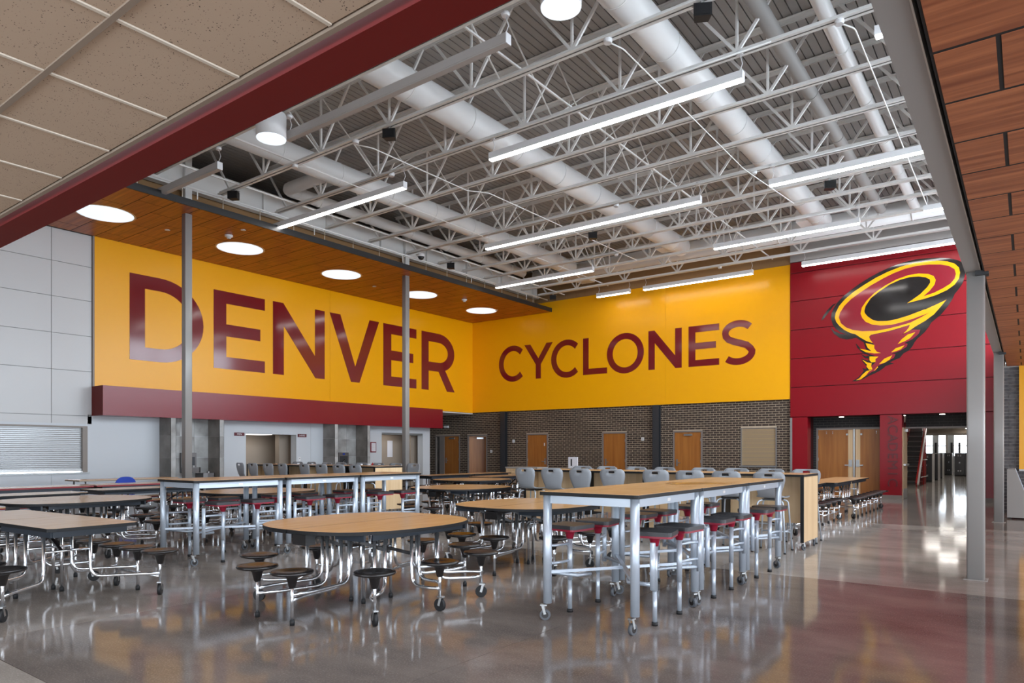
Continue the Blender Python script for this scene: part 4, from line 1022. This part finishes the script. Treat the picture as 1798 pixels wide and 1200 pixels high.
pad_me = MB().prism(rounded(.165, .165, .04, 4), .735, .768).mesh('pad', 'black_pad'); cup2 = MB().prism(rounded(.16, .16, .04, 4), .718, .735).lathe([(.03, .64), (.034, .66), (.045, .70), (.08, .718)], 14).mesh('seat_shell', 'seat_red')
pst = MB().tube([(0, 0, .03), (0, 0, .28)], .019, 12).tube([(0, 0, .28), (0, 0, .64)], .023, 12).mesh('post', 'silver'); ft2 = MB().lathe([(.026, 0), (.026, .03)], 12).mesh('rubber_foot', 'rubber')
def swing_stool(t, x, y, ly, sx):
    """stool at x,y whose arms reach the table leg at y=ly"""
    s = inst(pad_me, 'swing_stool', t, (x, y, 0)); inst(cup2, 'seat_shell', s); inst(pst, 'post', s); inst(ft2, 'rubber_foot', s)
    d = ly - y; k = math.copysign(1, d); cx = sx * .045
    MB().tube([(0, 0, .60), (cx * .2, d * .55, .60), (cx + .0, d - k * .07, .60)], .013, 8).tube([(0, 0, .45), (cx * .2, d * .55, .45), (cx, d - k * .07, .45)], .013, 8).build('arm', 'silver', s)
    MB().tube([(cx, d - k * .07, .34), (cx, d - k * .07, .70)], .022, 10).build('pivot_sleeve', 'silver', s)
    MB().tube([(cx, d - k * .07, .38), (-sx * .18, d * .4, .36), (-sx * .22, 0, .36)], .016, 8).build('footrest', 'silver', s)
def cafe_full(zt):
    t = cafe_table(zt)
    for sx in (-1, 1):
        swing_stool(t, sx * .40, -.24, -.59, sx); swing_stool(t, sx * .40, .25, .59, sx)
    return t
C1 = cafe_full(1.07)
G3 = 'tall aluminium tables with red swing stools'
for i, (y, lab) in enumerate(((5.385, 'tall aluminium table nearest the viewer with red and black stools'), (6.685, 'tall aluminium table in the middle of the right row, printed with a mark'), (7.985, 'tall aluminium table at the far end of the right row'))):
    place(C1, i, (-2.80, y, 0), 0, lab, 'table', G3)
C2 = cafe_full(1.045)
for i, (y, lab) in enumerate(((5.07, 'tall aluminium table nearest in the left row, long side to the viewer'), (6.39, 'tall aluminium table in the middle of the left row'), (7.71, 'tall aluminium table at the far end of the left row'))):
    place(C2, i, (-8.54, y, 0), 0, lab, 'table', G3)
# brown printed copy of the wall emblem on the middle tall table
mt_ = [o for o in COL.objects if o.get('label', '').startswith('tall aluminium table in the middle of the right')][0]
pm = empty('printed_emblem', (0, 0, 0), 0, mt_); pm['label'] = 'brown printed tornado emblem'
for o in list(emb.children):
    me = o.data; pts = {}
    mb = MB()
    mid = 'mark_dark' if 'black' in me.materials[0].name else ('mark_gold' if 'yellow' in me.materials[0].name else 'mark_brown')
    mb.v = [(.05 + (v.co.x + 3.25) * .17, .06 + (v.co.z - 5.15) * .25, 1.0702 + (YR - v.co.y) * .06) for v in me.vertices]
    mb.f = [list(p.vertices) for p in me.polygons]; mb.sm = [False] * len(mb.f)
    mb.build('print_' + o.name.split('.')[0].replace('emblem_', ''), mid, pm)

# ------------------------------------------------------------------ bar height booth tables with maple end panels
def booth():
    t = empty('bar_table'); zt = 1.075; L = 1.2; W = .41
    top = MB().prism(rounded(L, W, .01, 2), zt - .003, zt).build('tabletop', 'laminate', t); B(-L - .002, L + .002, -W - .002, W + .002, zt - .035, zt - .003).build('edge_band', 'edge_black', top)
    for s in (-1, 1):
        p = B(s * (L - .022) - .02, s * (L - .022) + .02, -W + .006, W - .006, .12, zt - .035).build('end_panel', 'maple', t)
        for y in (-1, 1): B(s * (L - .022) - .024, s * (L - .022) + .024, y * (W - .003) - .003, y * (W - .003) + .003, .115, zt - .035).build('edge_trim', 'edge_black', p)
        for y in (-.3, .3): caster(t, s * (L - .03), y, .7 * y, True)
    B(-L + .05, L - .05, -.02, .02, .35, zt - .036).build('modesty_panel', 'maple', t)
    B(-.03, .03, -.25, .25, .3, zt - .036).build('centre_rib', 'edge_black', t)
    return t
BO = booth(); G4 = 'bar height tables with maple end panels'
for i, (x, lab) in enumerate(((-3.71, 'bar height table whose maple end panel faces the walkway'), (-6.13, 'bar height table with grey chairs left of the maple end panel one'),
                              (-12.48, 'bar height table by the second steel column with a maple end panel'), (-14.90, 'bar height table under the bulkhead with grey chairs, farthest left'))):
    place(BO, i, (x, 10.62, 0), 0, lab, 'table', G4)
# ------------------------------------------------------------------ grey shell chairs
def chair():
    t = empty('bar_chair')
    prof = [(.20, .735), (.15, .752), (.05, .745), (-.06, .742), (-.14, .752), (-.19, .79), (-.215, .85), (-.228, .92), (-.238, .99), (-.246, 1.05), (-.252, 1.09), (-.256, 1.118)]
    half = [.17, .20, .21, .205, .18, .155, .17, .195, .213, .215, .20, .155]
    nu = 8; vs = []; th = .009
    for k, ((y, z), hw) in enumerate(zip(prof, half)):
        for i in range(nu + 1):
            u = -1 + 2 * i / nu; curve = (.03 if k > 4 else 0) * u * u; lift = (.018 * u * u if k <= 4 else 0)
            vs.append((u * hw, y + curve, z + lift))
    mb = MB(); n = len(prof); W1 = nu + 1
    nrm = []
    for k in range(n):
        a = Vector((0, *prof[max(k - 1, 0)])); b = Vector((0, *prof[min(k + 1, n - 1)])); d = (b - a).normalized(); nrm.append(Vector((0, d.z, -d.y)))
    mb.v = list(vs) + [tuple(Vector(v) + nrm[i // W1] * th) for i, v in enumerate(vs)]
    N = len(vs); hole = {(9, 3), (9, 4)}
    for k in range(n - 1):
        for i in range(nu):
            if (k, i) in hole: continue
            a = k * W1 + i; q = [a, a + 1, a + 1 + W1, a + W1]
            mb.f.append(q); mb.sm.append(True); mb.f.append([x + N for x in q[::-1]]); mb.sm.append(True)
            for (di, dk, e0, e1) in ((-1, 0, a + W1, a), (1, 0, a + 1, a + 1 + W1), (0, -1, a, a + 1), (0, 1, a + 1 + W1, a + W1)):
                kk, ii = k + dk, i + di
                if kk < 0 or kk >= n - 1 or ii < 0 or ii >= nu or (kk, ii) in hole:
                    mb.f.append([e1, e0, e0 + N, e1 + N]); mb.sm.append(False)
    mb.build('shell', 'chair_grey', t)
    B(-.12, .12, -.1, .14, .715, .738).build('seat_plate', 'black_plastic', t)
    for sx in (-1, 1):
        MB().tube([(sx * .10, .12, .725), (sx * .17, .17, .70), (sx * .215, .22, .012)], .0115, 8, True, .06).build('leg', 'silver', t)
        MB().tube([(sx * .10, -.08, .725), (sx * .17, -.13, .70), (sx * .22, -.24, .012)], .0115, 8, True, .06).build('leg', 'silver', t)
        for y in (.22, -.24): MB().lathe([(.018, 0), (.016, .02)], 10, (sx * .217, y, 0)).build('glide', 'rubber', t)
    MB().tube([(-.198, .203, .26), (.198, .203, .26)], .010, 8).build('footrest', 'silver', t)
    MB().tube([(-.196, -.19, .30), (-.196, .195, .30)], .009, 8).build('side_rail', 'silver', t); MB().tube([(.196, -.19, .30), (.196, .195, .30)], .009, 8).build('side_rail', 'silver', t)
    return t
CH = chair(); used = 0
rng = random.Random(3)
words = ['first', 'second', 'third', 'fourth', 'fifth', 'sixth', 'seventh', 'eighth']
for cx, where in ((-3.71, 'right'), (-14.90, 'left')):
    x0 = -4.92 if False else None
    xs = [(-7.33 + .36, -7.33 + .92, -7.33 + 1.48, -7.33 + 2.04, -4.91 + .36, -4.91 + .92, -4.91 + 1.48, -4.91 + 2.04), (-16.1 + .36, -16.1 + .92, -16.1 + 1.48, -16.1 + 2.04, -13.68 + .36, -13.68 + .92, -13.68 + 1.48, -13.68 + 2.04)][0 if where == 'right' else 1]
    for i, x in enumerate(xs):
        a = rng.uniform(-.10, .10)
        if where == 'left': x += .08 + .03 * i
        tb = 'the bar tables behind the tall tables' if where == 'right' else 'the bar tables under the bulkhead'
        place(CH, used, (x, 9.96 + rng.uniform(-.03, .03), 0), a + (0 if where == 'right' else -.12), 'grey bar chair, back to viewer, %s at %s' % (words[i], tb), 'chair', 'grey bar chairs with their backs to the viewer'); used = 1
        place(CH, 1, (x + (.08 if where == 'right' else -.12), 11.33 + rng.uniform(-.03, .03), 0), PI + rng.uniform(-.1, .1), 'grey bar chair on the far side, %s at %s' % (words[i], tb), 'chair', 'grey bar chairs facing the viewer')

# a little irregularity in the nearest table's stools
for ch in [c for c in C1.children if c.name.startswith('swing_stool')]:
    ch.rotation_euler = (0, 0, {(1, -1): .22, (-1, -1): -.08, (1, 1): -.10, (-1, 1): .12}[(1 if ch.location.x > 0 else -1, 1 if ch.location.y > 0 else -1)])
# ------------------------------------------------------------------ small things
def fountain(y, label):
    f = tag(empty('drinking_fountain', (XW + .012, y, 0)), label, 'fountain', 'drinking fountains')
    B(0, .10, -.22, .22, .95, 1.36).build('bottle_filler', 'fountain', f); B(.10, .105, -.17, .17, 1.0, 1.24).build('alcove', 'frame_dark', f); B(.10, .106, -.05, .05, 1.28, 1.33).build('display', 'blue_shell', f)
    b = MB().prism([(0, -.22), (.36, -.20), (.45, -.1), (.45, .1), (.36, .2), (0, .22)], .80, .95).build('basin', 'fountain', f); B(.30, .36, -.02, .02, .95, 1.0).build('spout', 'steel', b)
    b = MB().prism([(0, .24), (.4, .26), (.45, .36), (.45, .55), (.36, .62), (0, .62)], .62, .78).build('low_basin', 'fountain', f); B(.3, .36, .42, .46, .78, .83).build('spout', 'steel', b)
    MB().tube([(.15, -.02, .97), (.15, -.02, 1.06), (.15, -.02, 1.12)], [.035, .035, .012], 10).build('water_bottle', 'glass', f)
fountain(10.3, 'steel bottle filler fountain in the first tiled niche'); fountain(15.85, 'steel bottle filler fountain in the second tiled niche')
for y, s, lab in ((11.93, 'MEN', 'small maroon restroom sign left of the opening'), (14.2, 'LADIES', 'small maroon restroom sign right of the opening')):
    g = tag(empty('restroom_sign', (XW, y, 1.92)), lab, 'sign', 'restroom signs'); B(0, .012, -.17, .17, -.05, .05).build('plate', 'sign_maroon', g)
    text('lettering', s, .075, 'white_print', g, (.013, 0, 0), (PI / 2, 0, PI / 2), .001)
p = tag(empty('notice', (XW, 17.3, 1.55)), 'white notice with a maroon border beside the second opening', 'notice'); B(0, .008, -.14, .14, -.19, .19).build('border', 'poster_edge', p); B(.008, .01, -.09, .11, -.15, .16).build('sheet', 'paper', p)
for k in range(6): B(.010, .011, -.06, .08, -.10 + k * .04, -.095 + k * .04).build('text_line', 'bench_grey', p)
p = tag(empty('notice', (XW - 1.295, 19.35, 1.5)), 'pale paper notice inside the second opening', 'notice'); B(0, .006, -.14, .14, -.33, .33).build('sheet', 'paper', p)
s = tag(empty('light_switch', (XW, 14.1, 1.15)), 'white light switch by the restroom opening', 'switch'); B(0, .01, -.04, .04, -.06, .06).build('plate', 'white_print', s); B(.01, .016, -.012, .012, .0, .03).build('rocker', 'black_box', s)
for x, z, lab in ((-17.02, 1.82, 'small white box on brick beside the first steel column'), (-11.19, 1.85, 'small white box on brick between the door and second column'), (-18.2, 1.4, 'small white switch right of the open door')):
    s = tag(empty('wall_box', (x, YB - .01, z)), lab, 'wall box', 'wall boxes'); B(-.05, .05, -.03, 0, -.06, .06).build('body', 'lamp_body', s); B(-.02, .02, -.034, -.03, -.02, .02).build('button', 'steel', s)
e = tag(empty('emergency_light', (-20.72, YB - .01, 2.49)), 'white twin emergency light above the corner door', 'light'); B(-.12, .12, -.06, 0, -.05, .05).build('body', 'lamp_body', e)
for q in (-.07, .07): MB().lathe([(.035, 0), (.04, .03)], 12).build('head', 'lamp_body', e, (q, -.06, .0)).rotation_euler = (PI / 2, 0, 0)
m = tag(empty('register', (XW - .9, 18.0, 0)), 'pale card terminal on a stand inside the second opening', 'terminal'); B(-.1, .1, -.02, .02, 0, 1.05).build('stand', 'taupe', m); B(-.1, .12, -.14, .14, 1.05, 1.3).build('body', 'bench_blue', m); B(.12, .125, -.08, .08, 1.16, 1.25).build('screen', 'black_box', m)
# blue chair and side table by the serving wall
bc = tag(empty('blue_chair', (-16.18, 7.15, 0), PI / 2 + .1), 'bright blue plastic chair behind the red edged tables', 'chair')
sh_ = MB(); pr = superell(.24, .21, 2.6, 16, 0, 180)
sh_.prism([(x, .60 + y * 1.15) for x, y in pr] + [(-.24, .50), (.24, .50)], -.22, -.205, Matrix(((1, 0, 0, 0), (0, 0, 1, 0), (0, 1, 0, 0), (0, 0, 0, 1)))).build('backrest', 'blue_shell', bc)
MB().prism(rounded(.23, .22, .06, 4), .43, .445).build('seat', 'blue_shell', bc)
for sx in (-1, 1):
    for sy in (-1, 1): MB().tube([(sx * .17, sy * .16, .43), (sx * .21, sy * .22, 0)], .011, 8).build('leg', 'chrome', bc)
    MB().tube([(sx * .16, -.2, .43), (sx * .16, -.22, .62)], .011, 8).build('back_post', 'chrome', bc)
st = tag(empty('side_table', (-17.0, 7.6, 0), PI / 2), 'plain tan table against the serving wall behind the blue chair', 'table')
top = B(-1.1, 1.1, -.38, .38, .755, .765).build('tabletop', 'laminate', st); B(-1.105, 1.105, -.385, .385, .73, .755).build('edge_band', 'taupe', top)
for sx in (-1, 1):
    for sy in (-1, 1): MB().tube([(sx * .95, sy * .3, 0), (sx * .95, sy * .3, .73)], .016, 8).build('leg', 'steel', st)
# carts and white table sign before the brick wall
ct = tag(empty('storage_cart', (-13.25, 18.6, 0)), 'low wood sided cart with grey lids before the brick wall', 'cart')
for k in range(3): B(-.62, .62, -.3, .3, .60 + k * .08, .675 + k * .08).build('wood_tray', 'maple', ct)
B(-.64, .64, -.32, .32, .84, .89).build('lid', 'bench_grey', ct); B(-.5, .5, -.28, .28, .13, .60).build('body', 'door_frame', ct)
c2 = tag(empty('storage_cart', (-11.6, 18.6, 0)), 'grey topped cart carrying the white sign panel', 'cart'); B(-.72, .72, -.3, .3, .81, .86).build('lid', 'bench_grey', c2); B(-.66, .66, -.27, .27, .13, .81).build('body', 'frame_brown', c2)
for c in (ct, c2):
    for sx in (-1, 1):
        for sy in (-1, 1): caster(c, sx * .42, sy * .22, .4, True)
sg = tag(empty('table_sign', (-11.42, 18.55, .86)), 'white upright sign panel standing on the grey cart', 'sign'); B(-.17, .17, -.015, .015, .015, .36).build('panel', 'paper', sg); B(-.08, -.03, -.018, -.015, .08, .3).build('dark_strip', 'black_box', sg); B(-.17, .17, -.06, .06, 0, .015).build('base', 'steel', sg)
# upholstered bench at the right edge
bn = tag(empty('upholstered_bench', (-.34, 18.0, 0)), 'grey upholstered bench with a red seat cushion at the brick wall', 'bench')
MB().prism([(0, 0), (.9, 0), (.9, .45), (.32, .45), (.14, 1.0), (0, 1.0)], 0, .09, Matrix(((1, 0, 0, 0), (0, 0, 1, -.35), (0, 1, 0, .03), (0, 0, 0, 1)))).build('side_panel', 'bench_grey', bn)
MB().prism([(.005, .45), (.31, .45), (.13, .99), (.005, .99)], 0, 1.5, Matrix(((1, 0, 0, 0), (0, 0, 1, -.26), (0, 1, 0, .03), (0, 0, 0, 1)))).build('backrest', 'bench_blue', bn)
B(.02, .9, -.26, 1.24, .05, .48).build('seat', 'bench_red', bn)
for q in (.05, .8): MB().lathe([(.03, 0), (.03, .03)], 10, (q, -.3, 0)).build('foot', 'rubber', bn)
# lockers and red stair in the corridor
def locker_bank(x0, x1, y0, y1, label, n):
    b = tag(empty('locker_bank', (x1, y0, 0)), label, 'lockers', 'corridor locker banks'); w_ = (x1 - x0) / n
    for k in range(n):
        c = B(-(k + 1) * w_ + .006, -k * w_ - .006, 0, y1 - y0 - .02, .06, 1.28).build('locker', 'locker', b)
        for z in (1.12, 1.17, .25, .3): B(-(k + .68) * w_, -(k + .56) * w_, -.006, 0, z, z + .025).build('vent', 'rail_white', c); B(-(k + .44) * w_, -(k + .32) * w_, -.006, 0, z, z + .025).build('vent', 'rail_white', c)
        B(-(k + .55) * w_, -(k + .42) * w_, -.02, 0, .72, .80).build('handle', 'steel', c)
    B(-(x1 - x0), 0, 0, y1 - y0, 1.28, 1.31).build('cap', 'bench_grey', b); B(-(x1 - x0), 0, .03, y1 - y0, 0, .06).build('plinth', 'black_gap', b)
    B(0, .012, 0, y1 - y0, .0, 1.30).build('end_panel', 'rail_white', b)
locker_bank(-5.9, -3.5, 36.9, 37.85, 'dark locker bank nearest behind the red staircase', 5)
locker_bank(-5.9, -3.5, 39.5, 40.5, 'dark locker bank second behind the red staircase', 5)
locker_bank(-5.9, -3.55, 42.2, 43.2, 'dark locker bank third behind the red staircase', 5)
locker_bank(-4.25, -3.6, 48.6, 49.4, 'short dark locker bank facing down the corridor', 2)
locker_bank(-3.32, -1.9, 46.5, 47.3, 'dark locker bank before the corridor windows, cut by the grey column', 3)
str_ = tag(empty('staircase', (-4.1, 31.3, 0)), 'red steel staircase with white handrail in the corridor', 'staircase')
for x in (0, .6): MB().bar((x, 0, .08), (x, 3.0, 2.45), .05, .24).build('stringer', 'stair_red', str_)
MB().tube([(-.02, -.1, .85), (-.02, 2.0, 2.6)], .03, 8).build('handrail', 'stair_red', str_); MB().tube([(.66, -.05, .1), (.66, 2.9, 2.6)], .04, 8).build('handrail', 'rail_white', str_)
B(.60, .63, 2.2, 3.0, .0, 2.6).build('red_panel', 'stair_red', str_)
for k in range(10): B(.03, .57, .1 + k * .27, .38 + k * .27, .16 + k * .23, .19 + k * .23).build('tread', 'frame_dark', str_)
for k in range(5): MB().tube([(.66, .5 + k * .5, .55 + k * .43), (.66, .5 + k * .5, .02)], .012, 6).build('baluster', 'stair_red', str_)
for z in (.35, 1.05): MB().tube([(.66, .6 + z, z), (.66, 3.0, z)], .02, 6).build('guard_rail', 'rail_white', str_)

# condiment cart by the second opening
cc = tag(empty('condiment_cart', (-15.2, 13.6, 0), .3), 'small dark cart with cups standing past the second soffit column', 'cart')
B(-.4, .4, -.25, .25, .86, .9).build('tray', 'black_plastic', cc); B(-.38, .38, -.23, .23, .3, .34).build('shelf', 'black_plastic', cc)
for sx in (-1, 1):
    for sy in (-1, 1): B(sx * .36 - .015, sx * .36 + .015, sy * .21 - .015, sy * .21 + .015, .13, .86).build('post', 'steel', cc); caster(cc, sx * .36, sy * .21, .3, True)
M_ = Matrix.Rotation(.3, 3, 'Z')
for i, (x, y, r, h, m, lab) in enumerate(((-.28, -.08, .05, .12, 'white_print', 'white paper cup at the near end of the condiment cart'), (-.12, .06, .05, .12, 'white_print', 'white paper cup in the middle of the condiment cart'), (.1, -.06, .045, .16, 'bench_red', 'red squeeze bottle on the condiment cart'), (.25, .08, .06, .09, 'black_box', 'black napkin pot on the condiment cart'))):
    p_ = M_ @ Vector((x, y, 0)); c = tag(empty('cup' if i < 2 else ('squeeze_bottle' if i == 2 else 'napkin_pot'), (-15.2 + p_.x, 13.6 + p_.y, .9)), lab, 'cup' if i < 2 else ('bottle' if i == 2 else 'pot'))
    MB().lathe([(r * .8, 0), (r, h * .85), (r * (.3 if i == 2 else 1.0), h)], 14).build('body', m, c); MB().lathe([(r * (.28 if i == 2 else 1.05), h), (r * (.1 if i == 2 else 1.0), h + .02)], 14).build('rim', m, c)
